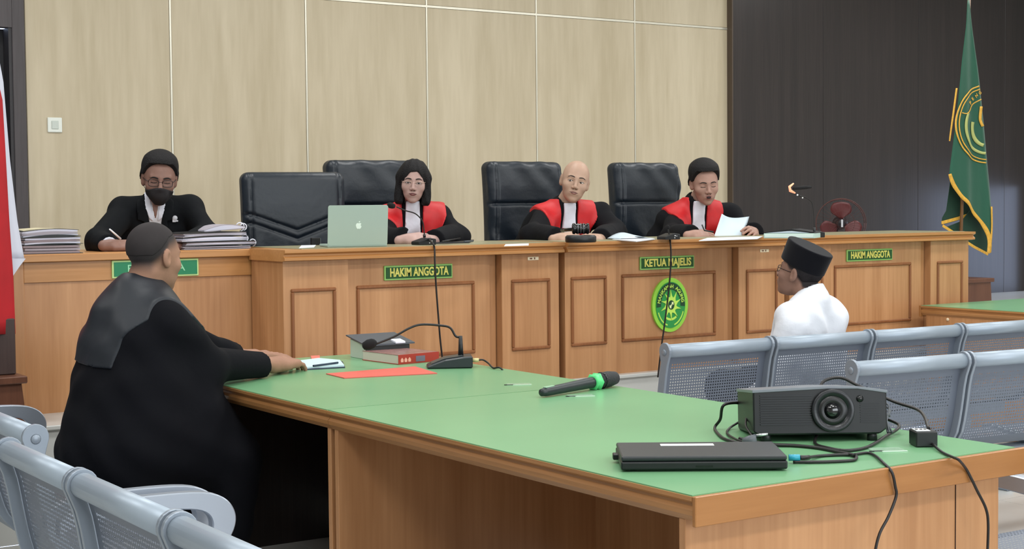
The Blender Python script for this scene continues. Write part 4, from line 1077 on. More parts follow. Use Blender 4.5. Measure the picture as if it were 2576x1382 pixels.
me = sdf_mesh(collar, [c_-0.12 for c_ in wmn.neck], [c_+0.13 for c_ in wmn.neck], 0.004, 'shirt_collar', reach=2.0); me.transform(Matrix.Translation(-wmn.o)); build('shirt_collar', me, SHIRT, wmn.t)
wmn.trousers(SUIT); wmn.shoes()
wmn.eyes(0.8, brow=0.8)
wmn.hair(HAIRS, thick=0.003, line=((-0.11, -0.055), (-0.06, -0.040), (-0.035, -0.005), (-0.01, 0.03), (0.02, 0.05), (0.03, 0.06), (0.06, 0.08), (0.1, 0.09)))
wmn.glasses(mat('dark_frame', (40, 18, 18), 0.3), w=0.022, hh=0.015, rim=0.0016)
def cap(p):
    q = p-V3((0, -0.012, 0.085)); a = math.radians(9); y = q[:, 1]*math.cos(a)+q[:, 2]*math.sin(a); z = -q[:, 1]*math.sin(a)+q[:, 2]*math.cos(a)
    t = (z+0.05)/0.1; sx = 0.086+0.0*t; sy = 0.112+0.004*t
    k = np.sqrt((q[:, 0]/sx)**2+(y/sy)**2)
    d = (k-1)*0.085
    return smax(d, np.abs(z)-0.052+0.018*(q[:, 0]/0.09)**2*0, 0.006)
wmn.headmesh('velvet_cap', cap, mat('black_velvet', (10, 11, 18), 0.9, spec=0.15, sheen=0.1), 0.004, label='black velvet cap')
# ------------------------------------------------------------------ GREEN-TOPPED TABLES
def green_table(label, x0, y0, x1, y1, open_side, joint_ends=(False, False), dark=False):
    """top at 0.75, moulded edge on the open long side; open_side -1: knee hole on the low-x side, +1 on the high-x side"""
    t = thing('green_table', label, 'table', (x0, y0, 0), 0, 'green-topped tables')
    w, l = x1-x0, y1-y0
    p = MB(); p.box(0.028, w-0.028, 0.0, l, 0.692, 0.747); build('table_top', p, DESKY, t)
    p = MB(); p.box(0.004, w-0.004, 0.003, l-0.003, 0.747, 0.75); build('laminate_top', p, GREEN, t)
    prof = [(0, 0.747), (0.0, 0.738), (0.012, 0.730), (0.012, 0.724), (0.004, 0.716), (0.006, 0.704), (0.018, 0.690), (0.028, 0.686), (0.028, 0.747)]
    for side in (0, 1):
        q = MB(); pts = [((u if side == 0 else w-u), v) for u, v in prof]
        q.prism(pts, 0.0005, l-0.0005, 'y'); build('moulded_edge', q, DESKY, t)
    for k, (yy, jt) in enumerate(((0.0, joint_ends[0]), (l, joint_ends[1]))):
        if jt: continue
        s = 1 if k == 0 else -1
        q = MB(); q.box(0.0, w+0.030, min(yy, yy-0.012*s), max(yy, yy-0.012*s), 0.682, 0.7485, bev=0.002); build('end_edge', q, wood('desk_end_edge', (150, 99, 52), (166, 114, 64), 0.35, 9, 0.05, axis=0), t)
    ya, yb = (0.045 if not joint_ends[0] else 0.012), (l-0.045 if not joint_ends[1] else l-0.012)
    a, b = 0.020, w-0.012
    q = MB(); q.box(a, b, ya, ya+0.022, 0.0, 0.690, bev=0.0015); build('end_panel', q, DESK, t)
    q = MB(); q.box(a, b, yb-0.022, yb, 0.0, 0.690, bev=0.0015); build('end_panel', q, DARKWOOD if dark else DESK, t)  # dark: shade under the far table is put into the panel colour
    mx = b-0.06 if open_side < 0 else a+0.04
    q = MB(); q.box(mx, mx+0.018, ya+0.022, yb-0.022, 0.02 if dark else 0.10, 0.690); build('modesty_panel', q, DARKWOOD if dark else DESK, t)  # dark variant carries the knee hole's shade in its colour
    return t
TX0, TX1 = 2.120, 3.200
t1 = green_table('near green-topped table carrying the projector and closed laptop', TX0, 2.474, TX1, 4.190, -1, (False, True))
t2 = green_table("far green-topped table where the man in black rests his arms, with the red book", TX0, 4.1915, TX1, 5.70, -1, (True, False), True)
q = MB(); q.box(0.90, 0.902, 0.043, 0.0455, 0.0, 0.690); build('panel_joint', q, mat('joint_brown', (60, 34, 20), 0.7), t1)
t3 = green_table('green-topped table at the right edge below the flag', 7.08, 4.62, 8.14, 6.17, 1)
q = MB(); c = PX(2385, 804, 7.10); q.lathe([(0, -0.012), (0.009, -0.010), (0.011, 0.0), (0, 0.0)], c=(c.x-7.08+0.022-0.02, c.y-4.62, c.z), seg=10, axis='x'); build('knob', q, mat('knob_cream', (236, 214, 180), 0.3), t3)
q = MB(); q.box(0.018, 0.036, 0.067, 1.52, 0.02, 0.69); build('side_panel', q, DESK, t3)

# ------------------------------------------------------------------ STEEL WAITING BENCHES
# local frame: x along the bench, seats face +y, back rail over y = 0
PROF = [(0.004, 0.752), (0.020, 0.70), (0.034, 0.62), (0.050, 0.54), (0.074, 0.47), (0.115, 0.425), (0.17, 0.408), (0.25, 0.405), (0.34, 0.415), (0.42, 0.425), (0.47, 0.418), (0.492, 0.395)]
def prof_curve(n=60):
    pts = catmull([(0, a, b) for a, b in PROF], 8); L = [0]
    for a, b in zip(pts[:-1], pts[1:]): L.append(L[-1]+(b-a).length)
    return pts, L
PC, PL = prof_curve()
def prof_at(s):
    s = min(max(s, 0), PL[-1]-1e-6); i = int(np.searchsorted(PL, s)); i = min(max(i, 1), len(PL)-1)
    t = (s-PL[i-1])/(PL[i]-PL[i-1]+1e-9); return PC[i-1].lerp(PC[i], t)
def perforated(w, s0, s1, margin, pitch, hole):
    """steel sheet with real punched holes, following the seat profile between arc lengths s0 and s1"""
    m_ = MB(); b = m_.b
    nx = int((w-2*margin)/pitch); ns = int((s1-s0-2*margin)/pitch)
    xa = (w-nx*pitch)/2; sa = s0+(s1-s0-ns*pitch)/2
    def pt(x, s): c = prof_at(s); return (x, c.y, c.z)
    V = {}
    def vert(i, j):   # lattice at half pitch
        if (i, j) not in V: V[(i, j)] = b.verts.new(pt(xa+i*pitch/2, sa+j*pitch/2))
        return V[(i, j)]
    for i in range(nx):
        for j in range(ns):
            out = [vert(2*i+a, 2*j+c) for a, c in ((0, 0), (1, 0), (2, 0), (2, 1), (2, 2), (1, 2), (0, 2), (0, 1))]
            cx, cs = xa+(i+0.5)*pitch, sa+(j+0.5)*pitch
            rx = hole*(1.0 if (i+j) % 2 else 0.62); rs = hole*(0.62 if (i+j) % 2 else 1.0)
            inn = [b.verts.new(pt(cx+rx*math.cos(math.radians(a)), cs+rs*math.sin(math.radians(a)))) for a in (225, 270, 315, 0, 45, 90, 135, 180)]
            for k in range(8):
                f = b.faces.new((out[k], out[(k+1) % 8], inn[(k+1) % 8], inn[k])); f.smooth = True
    def strip(xs, ss):
        g = [[b.verts.new(pt(x, s)) for s in ss] for x in xs]
        for i in range(len(xs)-1):
            for j in range(len(ss)-1):
                f = b.faces.new((g[i][j], g[i+1][j], g[i+1][j+1], g[i][j+1])); f.smooth = True
    S = list(np.linspace(s0, s1, 14)); xb = xa+nx*pitch; sb = sa+ns*pitch
    strip([0, xa], S); strip([xb, w], S); strip([xa, xb], list(np.linspace(s0, sa, 4))); strip([xa, xb], list(np.linspace(sb, s1, 4)))
    return m_
BW = 0.57
SEATW = BW-0.04
_bk = perforated(SEATW, 0.0, 0.345, 0.030, 0.0125, 0.0042).mesh('backrest')
_st = perforated(SEATW, 0.345, PL[-1]-0.001, 0.035, 0.0135, 0.0040).mesh('seat')
for me in (_bk, _st): me.materials.append(STEELD)
def plate_outline():
    """side casting: round head over the rail, then a band following the profile"""
    o_, i_ = [], []
    S = np.linspace(0.03, PL[-1]-0.04, 16)
    for s in S:
        c = prof_at(s); d = (prof_at(s+0.01)-prof_at(s-0.01)).normalized(); n = Vector((0, -d.z, d.y))   # towards the sitter's side / up
        w = 0.030 if s < 0.3 else 0.022
        o_.append((c.y+n.y*0.012, c.z+n.z*0.012)); i_.append((c.y-n.y*w, c.z-n.z*w))
    head = [(0.0+0.036*math.cos(a), 0.772+0.036*math.sin(a)) for a in np.linspace(math.radians(190), math.radians(-10), 11)]
    return head+o_+i_[::-1]
_pl = MB(); _pl.prism(plate_outline(), -0.006, 0.006, 'x', bev=0.0015); _plm = _pl.mesh('side_frame'); _plm.materials.append(STEEL)
_rl = MB(); _rl.tube([(0.012, 0, 0.772), (BW-0.028, 0, 0.772)], 0.0285, 18); _rlm = _rl.mesh('top_rail'); _rlm.materials.append(RAIL)
_ar = MB()
_ar.tube(catmull([(0, 0.045, 0.585), (0, 0.12, 0.618), (0, 0.28, 0.628), (0, 0.42, 0.605), (0, 0.455, 0.56), (0, 0.43, 0.50), (0, 0.34, 0.43)], 6), 0.0, 4)
_ar = MB()
OUT = catmull([(0, 0.066, 0.606), (0, 0.13, 0.634), (0, 0.28, 0.642), (0, 0.46, 0.630), (0, 0.525, 0.575), (0, 0.505, 0.50), (0, 0.40, 0.42)], 6)
INN = catmull([(0, 0.066, 0.566), (0, 0.13, 0.590), (0, 0.28, 0.600), (0, 0.42, 0.590), (0, 0.462, 0.555), (0, 0.440, 0.50), (0, 0.34, 0.42)], 6)
_ar.prism([(v.y, v.z) for v in OUT]+[(v.y, v.z) for v in INN][::-1], -0.016, 0.016, 'x', bev=0.003); _arm = _ar.mesh('armrest'); _arm.materials.append(mat('cast_aluminium', (168, 176, 188), 0.32, metal=0.5))
_bt = MB(); _bt.lathe([(0.0, -0.0035), (0.011, -0.0035), (0.014, 0.0), (0.0, 0.0)], seg=14, axis='x'); _btm = _bt.mesh('bolt_cap'); _btm.materials.append(STEEL)
def put(me, name, par, loc=(0, 0, 0), rot=None):
    o = bpy.data.objects.new(name, me); link(o, par); o.location = loc
    if rot: o.rotation_euler = rot
    return o
def steel_bench(n, loc, rz, label, arms=()):
    t = thing('steel_bench', label, 'bench', loc, rz, 'perforated steel waiting benches')
    for i in range(n):
        x = i*BW
        put(_bk, 'backrest', t, (x+0.012, 0, 0)); put(_st, 'seat', t, (x+0.012, 0, 0)); put(_rlm, 'top_rail', t, (x, 0, 0))
        a = put(_plm, 'side_frame', t, (x+0.004, 0, 0)); put(_btm, 'bolt_cap', a, (-0.006, 0.0, 0.768))
        b = put(_plm, 'side_frame', t, (x+BW-0.022, 0, 0)); put(_btm, 'bolt_cap', b, (0.006, 0.0, 0.768), (0, 0, math.pi))
    for xa in arms: put(_arm, 'armrest', t, (xa, 0, 0.012))
    p = MB(); p.box(0.02, n*BW-0.04, 0.20, 0.26, 0.33, 0.385, bev=0.005); build('beam', p, STEEL, t)
    for x in (0.3, n*BW-0.3):
        p = MB(); p.box(x-0.025, x+0.025, 0.205, 0.255, 0.06, 0.335, bev=0.004); p.prism([(-0.06, 0.0), (0.50, 0.0), (0.50, 0.02), (0.27, 0.085), (0.19, 0.085), (-0.06, 0.02)], x-0.022, x+0.022, 'x', bev=0.004); build('leg', p, STEEL, t)
    return t
R90 = -math.pi/2
steel_bench(3, (1.058, 3.85, 0), R90, 'steel bench at the bottom left, nearest the camera, its rail crossing the corner', (0.065, 0.175))
steel_bench(3, (1.180, 5.72, 0), R90, 'steel bench at the left edge on which the man in black sits', (0.022,))
r1 = PZ(1672, 885, 0.772)
steel_bench(4, (r1.x, r1.y, 0), math.radians(-3.0), 'steel bench in front of the white-shirted man, its first backrest showing bright punched holes')
r2 = PZ(2142, 930, 0.772)
steel_bench(4, (r2.x, r2.y, 0), math.radians(-5.5), 'steel bench just behind the projector, second row from the dais')
steel_bench(2, (3.29, 2.36, 0), math.radians(-2), 'steel bench whose armrest shows below the right corner of the near table', (0.022,))

# ------------------------------------------------------------------ THINGS ON THE GREEN TABLES
TZ = 0.7505
FACE = math.atan2(AX.y, AX.x)          # yaw that turns a thing's long side square to the camera
# projector
c = (PZ(1890, 1108, TZ)+PZ(2243, 1116, TZ))/2
pj = thing('projector', 'black projector with a round lens on the near green table', 'projector', (c.x, c.y, TZ+0.013), FACE+math.radians(1.5)); pj.rotation_euler.x = math.radians(-6)
PWd = 0.352; h0, h1 = 0.010, 0.126
p = MB(); p.prism([(-PWd/2, h0+0.004), (-PWd/2+0.012, h0-0.004), (PWd/2-0.02, h0-0.004), (PWd/2, h0+0.01), (PWd/2, h1-0.008), (0.13, h1), (0.02, h1+0.004), (-PWd/2, h1-0.004)], 0.0, 0.235, 'y', bev=0.004); build('casing', p, mat('projector_black', (13, 15, 19), 0.42), pj)
p = MB(); p.prism([(-PWd/2-0.002, h1-0.010), (-PWd/2-0.002, h1-0.002), (0.02, h1+0.006), (0.10, h1+0.005), (PWd/2+0.002, h1-0.006), (PWd/2+0.002, h1-0.014), (0.10, h1-0.002), (0.02, h1-0.001)], -0.003, 0.238, 'y', bev=0.001); build('top_cover', p, mat('projector_cover', (112, 118, 126), 0.35), pj)
for k in range(13):
    p = MB(); zz_ = h0+0.022+k*0.0062; p.box(-PWd/2+0.018, -0.022, -0.003, 0.001, zz_, zz_+0.0030); build('vent_slat', p, mat('vent_black', (22, 25, 30), 0.45), pj)
LX, LZ_ = 0.032, h0+0.058
p = MB(); p.lathe([(0.038, 0.004), (0.038, -0.008), (0.054, -0.012), (0.056, -0.010), (0.056, 0.004)], c=(LX, 0, LZ_), seg=36, axis='y'); lr = build('lens_ring', p, mat('lens_ring_black', (22, 24, 29), 0.32), pj)
p = MB(); p.lathe([(0.0, -0.001), (0.024, -0.001), (0.038, -0.008), (0.038, 0.003), (0, 0.003)], c=(LX, 0, LZ_), seg=32, axis='y'); build('lens_barrel', p, mat('lens_barrel', (12, 13, 15), 0.35), lr)
p = MB(); p.lathe([(0.0, -0.008), (0.012, -0.006), (0.022, -0.001), (0, -0.001)], c=(LX, 0, LZ_), seg=24, axis='y'); build('lens_glass', p, mat('lens_glass', (8, 9, 14), 0.04, spec=0.9), lr)
p = MB(); p.lathe([(0.0, -0.004), (0.009, -0.003), (0.009, 0.002), (0, 0.002)], c=(0.105, 0, h1-0.028), seg=16, axis='y'); build('infrared_window', p, BLACKG, pj)
for k in range(9):
    p = MB(); zz_ = h0+0.026+k*0.0062; p.box(0.105, PWd/2-0.02, -0.002, 0.001, zz_, zz_+0.0022); build('vent_slat', p, mat('vent_black', (22, 25, 30), 0.45), pj)
for x, y in ((-0.14, 0.02), (0.14, 0.02), (0.0, 0.2)):
    p = MB(); p.lathe([(0.014, -0.013 if y < 0.1 else 0.006), (0.012, 0.014), (0.0, 0.014)], c=(x, y, 0), seg=12); build('foot', p, BLACKP, pj)
# closed laptop
c = (PZ(1562, 1186, TZ)+PZ(1984, 1188, TZ))/2
LWd = (PZ(1562, 1186, TZ)-PZ(1984, 1188, TZ)).length
lp_ = thing('closed_laptop', 'closed thick black laptop with a white sticker at the near table edge', 'laptop', (c.x, c.y, TZ), FACE-math.radians(0.6))
p = MB(); p.box(-LWd/2, LWd/2, 0.0, 0.22, 0.004, 0.024, bev=0.004, seg=2); build('base', p, mat('laptop_base', (12, 17, 19), 0.42), lp_)
p = MB(); p.box(-LWd/2+0.001, LWd/2-0.001, 0.002, 0.215, 0.0245, 0.036, bev=0.004, seg=2); ld = build('lid', p, mat('laptop_lid', (36, 40, 44), 0.42), lp_)
p = MB(); p.box(-0.088, 0.042, 0.155, 0.182, 0.036, 0.0368); build('sticker', p, mat('sticker_white', (226, 232, 228), 0.5), ld, label='white sticker')
p = MB(); p.box(-LWd/2-0.012, -LWd/2+0.01, 0.12, 0.15, 0.008, 0.022, bev=0.002); build('plug', p, BLACKP, lp_)
p = MB()
for x in (-LWd/2+0.03, LWd/2-0.03):
    for y in (0.03, 0.19): p.lathe([(0.01, 0), (0.01, 0.005), (0, 0.005)], c=(x, y, 0), seg=10)
build('rubber_feet', p, BLACKP, lp_)
p = MB(); p.box(-0.02, 0.02, -0.001, 0.001, 0.010, 0.014); build('latch', p, BLACKG, lp_)
def cable(pts, r, label, m=CABLE, name='cable', group=None, n=7, cat='cable'):
    p = MB(); p.tube(catmull(pts, n), r, 7); return solo(name, p, m, label, cat, group)
def TZP(px, py, dz=0.004): return PZ(px, py, TZ+dz)
# blue plug and its cable
a = TZP(1984, 1152, 0.014); b = TZP(2012, 1152, 0.014); d = (b-a).normalized()
usb = thing('video_plug_cable', 'black cable with a bright blue plug in the right side of the closed laptop', 'cable', a)
p = MB(); p.tube([a, b], 0.008, 8); build('plug_shell', p, mat('blue_plug', (40, 150, 176), 0.35), usb, world=True)
p = MB(); p.tube(catmull([b, TZP(2030, 1152, 0.012), TZP(2060, 1148), TZP(2110, 1145), TZP(2150, 1146), TZP(2152, 1156), TZP(2130, 1160), TZP(2060, 1163), TZP(1995, 1163)], 6), [0.006]*8+[0.004]*41, 7); build('cord', p, CABLE, usb, world=True)
# projector cables
pr_ = lambda x, y, z: Matrix.Translation(pj.location) @ pj.rotation_euler.to_matrix().to_4x4() @ Vector((x, y, z))
cable([pr_(-0.17, 0.235, 0.085), pr_(-0.22, 0.20, 0.08), TZP(1812, 1055, 0.03), TZP(1798, 1078), TZP(1815, 1100), TZP(1845, 1112), TZP(1880, 1118)], 0.0042, 'black cable looping out left of the projector')
cable([pr_(-0.16, 0.23, 0.05), TZP(1862, 1060, 0.02), TZP(1835, 1078), TZP(1830, 1092), TZP(1856, 1108, 0.006), TZP(1880, 1112, 0.006)], 0.0032, 'thinner black cable inside the loop left of the projector')
cable([TZP(1900, 1108, 0.012), TZP(1880, 1080, 0.03), TZP(1876, 1066, 0.04), pr_(-0.172, 0.12, 0.05)], 0.003, 'short black cable rising against the left side of the projector')
cj = TZP(1868, 1112, 0.016); ck_ = TZP(1902, 1108, 0.02)
vp = thing('monitor_plug', 'dark grey screw plug lying between projector and closed laptop', 'plug', cj)
p = MB(); p.tube([cj, cj.lerp(ck_, 0.5), ck_], [0.009, 0.014, 0.016], 10); build('plug_body', p, GREYP, vp, world=True)
p = MB(); d = (ck_-cj).normalized()
for s_ in (-1, 1): q_ = ck_+Vector((0, 0, 0.012*s_+0.0)); p.tube([q_, q_+d*0.03], 0.0035, 7)
build('plug_screws', p, mat('nickel', (200, 204, 206), 0.25, metal=0.8), vp, world=True)
cable([TZP(1860, 1104, 0.01), TZP(1930, 1118, 0.006), TZP(2000, 1122), TZP(2060, 1128), TZP(2110, 1138), TZP(2150, 1146, 0.006)], 0.0048, 'thick black cable passing in front of the projector')
cable([pr_(0.02, 0.10, 0.012), TZP(2050, 1115), TZP(2085, 1128), TZP(2130, 1134), TZP(2180, 1126), TZP(2225, 1100, 0.008), TZP(2262, 1070, 0.02), pr_(0.185, 0.20, 0.05)], 0.0042, 'black cable curving from under the projector up its right side')
cable([TZP(2150, 1144), TZP(2180, 1140), TZP(2200, 1146), TZP(2222, 1165, 0.004), PY(2243, 1188, 2.455), PY(2252, 1225, 2.4545), PY(2254, 1250, 2.4545), PY(2235, 1300, 2.4545), PY(2212, 1345, 2.4545), PY(2200, 1400, 2.4545), PY(2198, 1470, 2.4545)], 0.0036, 'black cable hanging down the table end, left one of the two')
ad = thing('power_socket_block', 'small black socket block on the right end of the near table', 'socket', TZP(2332, 1126, 0))
ad.rotation_euler.z = FACE+math.radians(3)
p = MB(); p.box(-0.028, 0.028, 0, 0.06, 0, 0.040, bev=0.003); build('socket_box', p, BLACKP, ad)
p = MB(); p.box(-0.024, 0.012, 0.01, 0.05, 0.040, 0.0415); build('socket_face', p, mat('socket_white', (222, 226, 228), 0.4), ad)
p = MB()
for x in (-0.018, -0.006, 0.004): p.lathe([(0, 0.0412), (0.004, 0.0412), (0.004, 0.043), (0, 0.043)], c=(x, 0.03, 0), seg=8)
build('socket_holes', p, BLACKG, ad)
adm = Matrix.Translation(ad.location) @ Matrix.Rotation(ad.rotation_euler.z, 4, 'Z')
cable([pr_(0.06, 0.245, 0.10), pr_(0.07, 0.27, 0.138), pr_(0.12, 0.27, 0.150), pr_(0.17, 0.25, 0.125), pr_(0.24, 0.17, 0.085), pr_(0.29, 0.09, 0.06), adm @ Vector((0.014, 0.03, 0.043))], 0.0044, 'thick black cable arching over the back of the projector to the socket block')
for k, (z0_, dx) in enumerate(((0.075, 0.0), (0.062, 0.012), (0.048, 0.004))):
    cable([pr_(0.172, 0.20, z0_), pr_(0.20+dx, 0.19, z0_+0.012), pr_(0.225, 0.16-dx, z0_-0.002), pr_(0.20, 0.10, 0.03+0.01*k), pr_(0.19+dx, 0.05, 0.006)], 0.0028, ('grey-black cable on the right side of the projector, top of the tangle', 'grey-black cable in the middle of the tangle right of the projector', 'grey-black cable lowest in the tangle right of the projector')[k], GREYP)
cable([adm @ Vector((0.014, 0.0, 0.008)), TZP(2370, 1138), TZP(2400, 1152), TZP(2412, 1158, 0.004), PY(2430, 1180, 2.454), PY(2445, 1208, 2.4545), PY(2458, 1235, 2.4545), PY(2480, 1280, 2.4545), PY(2486, 1320, 2.4545), PY(2484, 1400, 2.4545), PY(2482, 1470, 2.4545)], 0.0036, 'black cable hanging down the table end from the socket block, right one of the two')
# plastic flaps and cards on the tables
def card(corner, wd2, dp, rz, label, dark=True):
    t = thing('clear_card', label, 'card', corner, rz)
    p = MB(); p.box(0, wd2, 0, dp, 0, 0.001); build('card_sheet', p, mat('clear_film', (190, 222, 196), 0.2, alpha=0.4), t)
    p = MB(); p.box(0.02, wd2, -0.002, 0.003, 0, 0.0016); build('card_edge', p, mat('edge_white', (214, 240, 218), 0.3), t)
    if dark: p = MB(); p.box(-0.01, 0.025, 0.004, 0.012, 0.0002, 0.0018); build('card_mark', p, BLACKP, t)
    return t
c = PZ(1432, 999, TZ); card(c, 0.085, 0.05, FACE+math.radians(8), 'small clear card on the near table below the microphone')
c = PZ(1276, 970, TZ); card(c, 0.085, 0.05, FACE+math.radians(4), 'small clear card on the far table left of the microphone')
c = PZ(2200, 1138, TZ); card(c, 0.085, 0.06, FACE+math.radians(6), 'clear card lying between projector and socket block')
# handheld microphone
a = PZ(1364, 988, TZ+0.016); b = PZ(1552, 950, TZ+0.030)
T = Matrix.Translation(a) @ (b-a).to_track_quat('Z', 'Y').to_matrix().to_4x4(); L = (b-a).length
hm = thing('handheld_microphone', 'black wireless handheld microphone with a bright green band', 'microphone', (a.x, a.y, TZ))
p = MB(); p.lathe([(0, -0.006), (0.012, -0.004), (0.0150, 0.02), (0.0165, L*0.35), (0.019, L*0.68), (0.020, L*0.72), (0, L*0.72)], seg=20, T=T); build('handle', p, mat('mic_black', (34, 42, 44), 0.35), hm, world=True)
p = MB(); p.lathe([(0.0, L*0.72), (0.024, L*0.73), (0.0275, L*0.80), (0.0275, L*0.88), (0.022, L*0.97), (0.008, L), (0, L)], seg=22, T=T); build('mic_head', p, mat('mic_grille', (26, 30, 34), 0.5, bump=0.6, bscale=300), hm, world=True)
p = MB(); p.lathe([(0.0275, L*0.775), (0.0290, L*0.78), (0.0290, L*0.79), (0.0275, L*0.795)], seg=22, T=T); build('grille_ring', p, BLACKG, hm, world=True)
MG = mat('band_green', (90, 210, 130), 0.35)
p = MB(); p.lathe([(0.020, L*0.655), (0.028, L*0.66), (0.030, L*0.67), (0.024, L*0.69), (0.030, L*0.715), (0.032, L*0.725), (0.026, L*0.74), (0.018, L*0.74)], seg=6, T=T); build('anti_roll_band', p, MG, hm, world=True)
p = MB(); p.box(-0.007, 0.007, 0.0135, 0.0165, 0.012, 0.055, bev=0.001, T=T); build('clip_plate', p, mat('mic_clip', (150, 190, 160), 0.3), hm, world=True)
# conference microphone unit on the far table
c = PZ(1132, 928, TZ)
cu_ = thing('gooseneck_microphone', 'black gooseneck microphone on a wedge base on the far green table', 'microphone', (c.x, c.y, TZ), FACE+math.radians(5))
p = MB(); p.prism([(-0.088, 0.0), (0.088, 0.0), (0.088, 0.046), (0.052, 0.044), (-0.02, 0.034), (-0.086, 0.010)], 0.0, 0.115, 'y', bev=0.005); build('wedge_base', p, mat('mic_base_grey', (36, 42, 46), 0.35), cu_)
p = MB(); p.prism([(-0.070, 0.0165), (-0.02, 0.0355), (0.05, 0.0455), (0.05, 0.0480), (-0.02, 0.038), (-0.070, 0.019)], 0.016, 0.095, 'y'); build('top_plate', p, mat('mic_plate', (66, 72, 76), 0.3), cu_)
cm = Matrix.Translation(cu_.location) @ Matrix.Rotation(cu_.rotation_euler.z, 4, 'Z')
b0 = cm @ Vector((0.045, 0.06, 0.045)); Yg = b0.y
p = MB(); p.tube([b0, b0+Vector((0, 0, 0.03)), b0+Vector((0, 0, 0.075))], [0.0105, 0.009, 0.007], 12); build('neck_collar', p, BLACKP, cu_, world=True)
top = b0+Vector((0, 0, 0.07))
def gp(px, py, back): 
    r = ray(px, py); dist = (b0-CAM).dot(AZ)+back; return CAM+r*dist
neck = [top, gp(1146, 846, 0), gp(1132, 825, 0), gp(1105, 819, 0), gp(1060, 817, -0.02), gp(1030, 826, -0.04), gp(990, 848, -0.05), gp(945, 866, -0.06)]
p = MB(); p.tube(catmull(neck, 6), 0.0045, 8); build('gooseneck', p, CABLE, cu_, world=True)
e0, e1 = gp(944, 862, -0.06), gp(914, 872, -0.07)
p = MB(); dd = (e1-e0).normalized(); p.tube([e0-dd*0.006, e0, e0+dd*0.010, e0+dd*0.028, e1, e1+dd*0.004], [0.004, 0.013, 0.019, 0.0205, 0.014, 0.004], 14); build('foam_windscreen', p, FOAM, cu_, world=True)
p = MB(); p.tube([cm @ Vector((0.088, 0.05, 0.026)), cm @ Vector((0.114, 0.05, 0.026))], 0.0075, 10); build('plug', p, mat('plug_cream', (206, 196, 140), 0.4), cu_, world=True)
cable([cm @ Vector((0.114, 0.05, 0.026)), gp(1215, 906, 0.0), gp(1228, 914, 0.0), TZP(1240, 926, 0.004), TZP(1252, 930, 0.0045)+Vector((0.03, 0, -0.02)), TZP(1262, 932, 0)+Vector((0.05, 0, -0.25))], 0.0035, 'short black cable leaving the gooseneck base over the table edge')
# red legal book
FB = math.radians(-4)
c = PZ(1002, 918, TZ)
rb_ = thing('red_book', 'thick red-covered book with white pages on the far green table', 'book', (c.x, c.y, TZ), math.radians(6))
RB = mat('book_red', (168, 52, 40), 0.4); RBT = mat('book_top_sheen', (150, 112, 108), 0.25, var=0.2, vscale=30)  # top cover greyed: sheen on the red cover is put into its colour
p = MB(); p.box(0, 0.20, 0.0, 0.25, 0, 0.0025); p.box(0, 0.20, -0.001, 0.0, 0, 0.038); build('cover', p, RB, rb_)
p = MB(); p.box(0, 0.20, 0.0, 0.25, 0.0355, 0.038, bev=0.0005); build('top_cover', p, RBT, rb_)
p = MB(); p.box(0.001, 0.195, 0.002, 0.246, 0.0025, 0.0355); build('pages', p, mat('book_pages', (206, 196, 184), 0.7), rb_)
p = MB()
for x in (0.012, 0.030, 0.048): p.prism([(x, 0.008), (x+0.012, 0.008), (x+0.013, 0.018), (x+0.006, 0.026), (x-0.001, 0.018)], -0.0018, -0.0008, 'y')
build('spine_marks', p, mat('spine_peach', (236, 170, 150), 0.5), rb_)
p = MB(); p.box(0.085, 0.13, -0.0018, -0.0008, 0.006, 0.028); build('spine_label', p, mat('spine_grey', (110, 104, 120), 0.5), rb_)
# black and white box file behind it
c = PZ(920, 906, TZ)
bx = thing('box_file', 'grey-lidded white box file behind the red book', 'box', (c.x, c.y, TZ), math.radians(-2))
p = MB(); p.prism([(0.0, 0.0), (0.15, 0.0), (0.15, 0.075), (0.0, 0.056)], 0.004, 0.20, 'x', bev=0.001); build('box_body', p, mat('box_white', (196, 206, 196), 0.5), bx)
p = MB(); p.prism([(-0.012, 0.056), (0.17, 0.086), (0.17, 0.091), (-0.012, 0.062)], -0.006, 0.22, 'x'); build('box_lid', p, mat('box_lid_grey', (72, 78, 86), 0.4), bx)
p = MB(); p.box(0.0, 0.20, -0.004, 0.0, 0.0, 0.054); build('front_flap', p, mat('box_black', (30, 34, 34), 0.5), bx)
p = MB(); p.prism([(-0.016, 0.060), (0.03, 0.068), (0.03, 0.076), (-0.016, 0.068)], 0.13, 0.175, 'x', bev=0.001); build('paper_clip', p, mat('clip_white', (222, 226, 236), 0.5), bx)
# red sheet folder, notebook, pen
q = [PZ(a_, b_, TZ) for a_, b_ in ((820, 942), (1044, 924), (1100, 941), (866, 953))]
p = MB(); p.prism([(v.x, v.y) for v in q], TZ, TZ+0.003, 'z'); rs = solo('red_folder', p, mat('folder_coral', (214, 96, 84), 0.5), 'flat coral-red folder lying on the far green table', 'folder')
q = [PZ(a_, b_, TZ) for a_, b_ in ((862, 954), (1098, 944), (1102, 941), (864, 950))]
nb_ = thing('notebook', 'pale notebook with a dark edge under the right hand of the man in black', 'notebook', PZ(800, 932, TZ))
p = MB(); q = [PZ(a_, b_, TZ) for a_, b_ in ((760, 932), (868, 926), (862, 912), (800, 906), (752, 912))]
p.prism([(v.x, v.y) for v in q], TZ, TZ+0.004, 'z'); build('notebook_cover', p, mat('notebook_navy', (24, 40, 62), 0.4), nb_, world=True)
q = [PZ(a_, b_, TZ) for a_, b_ in ((762, 931), (866, 925), (855, 912), (802, 907), (756, 913))]
p = MB(); p.prism([(v.x, v.y) for v in q], TZ+0.004, TZ+0.010, 'z'); build('notebook_pages', p, mat('notebook_cyan_white', (196, 224, 226), 0.6), nb_, world=True)
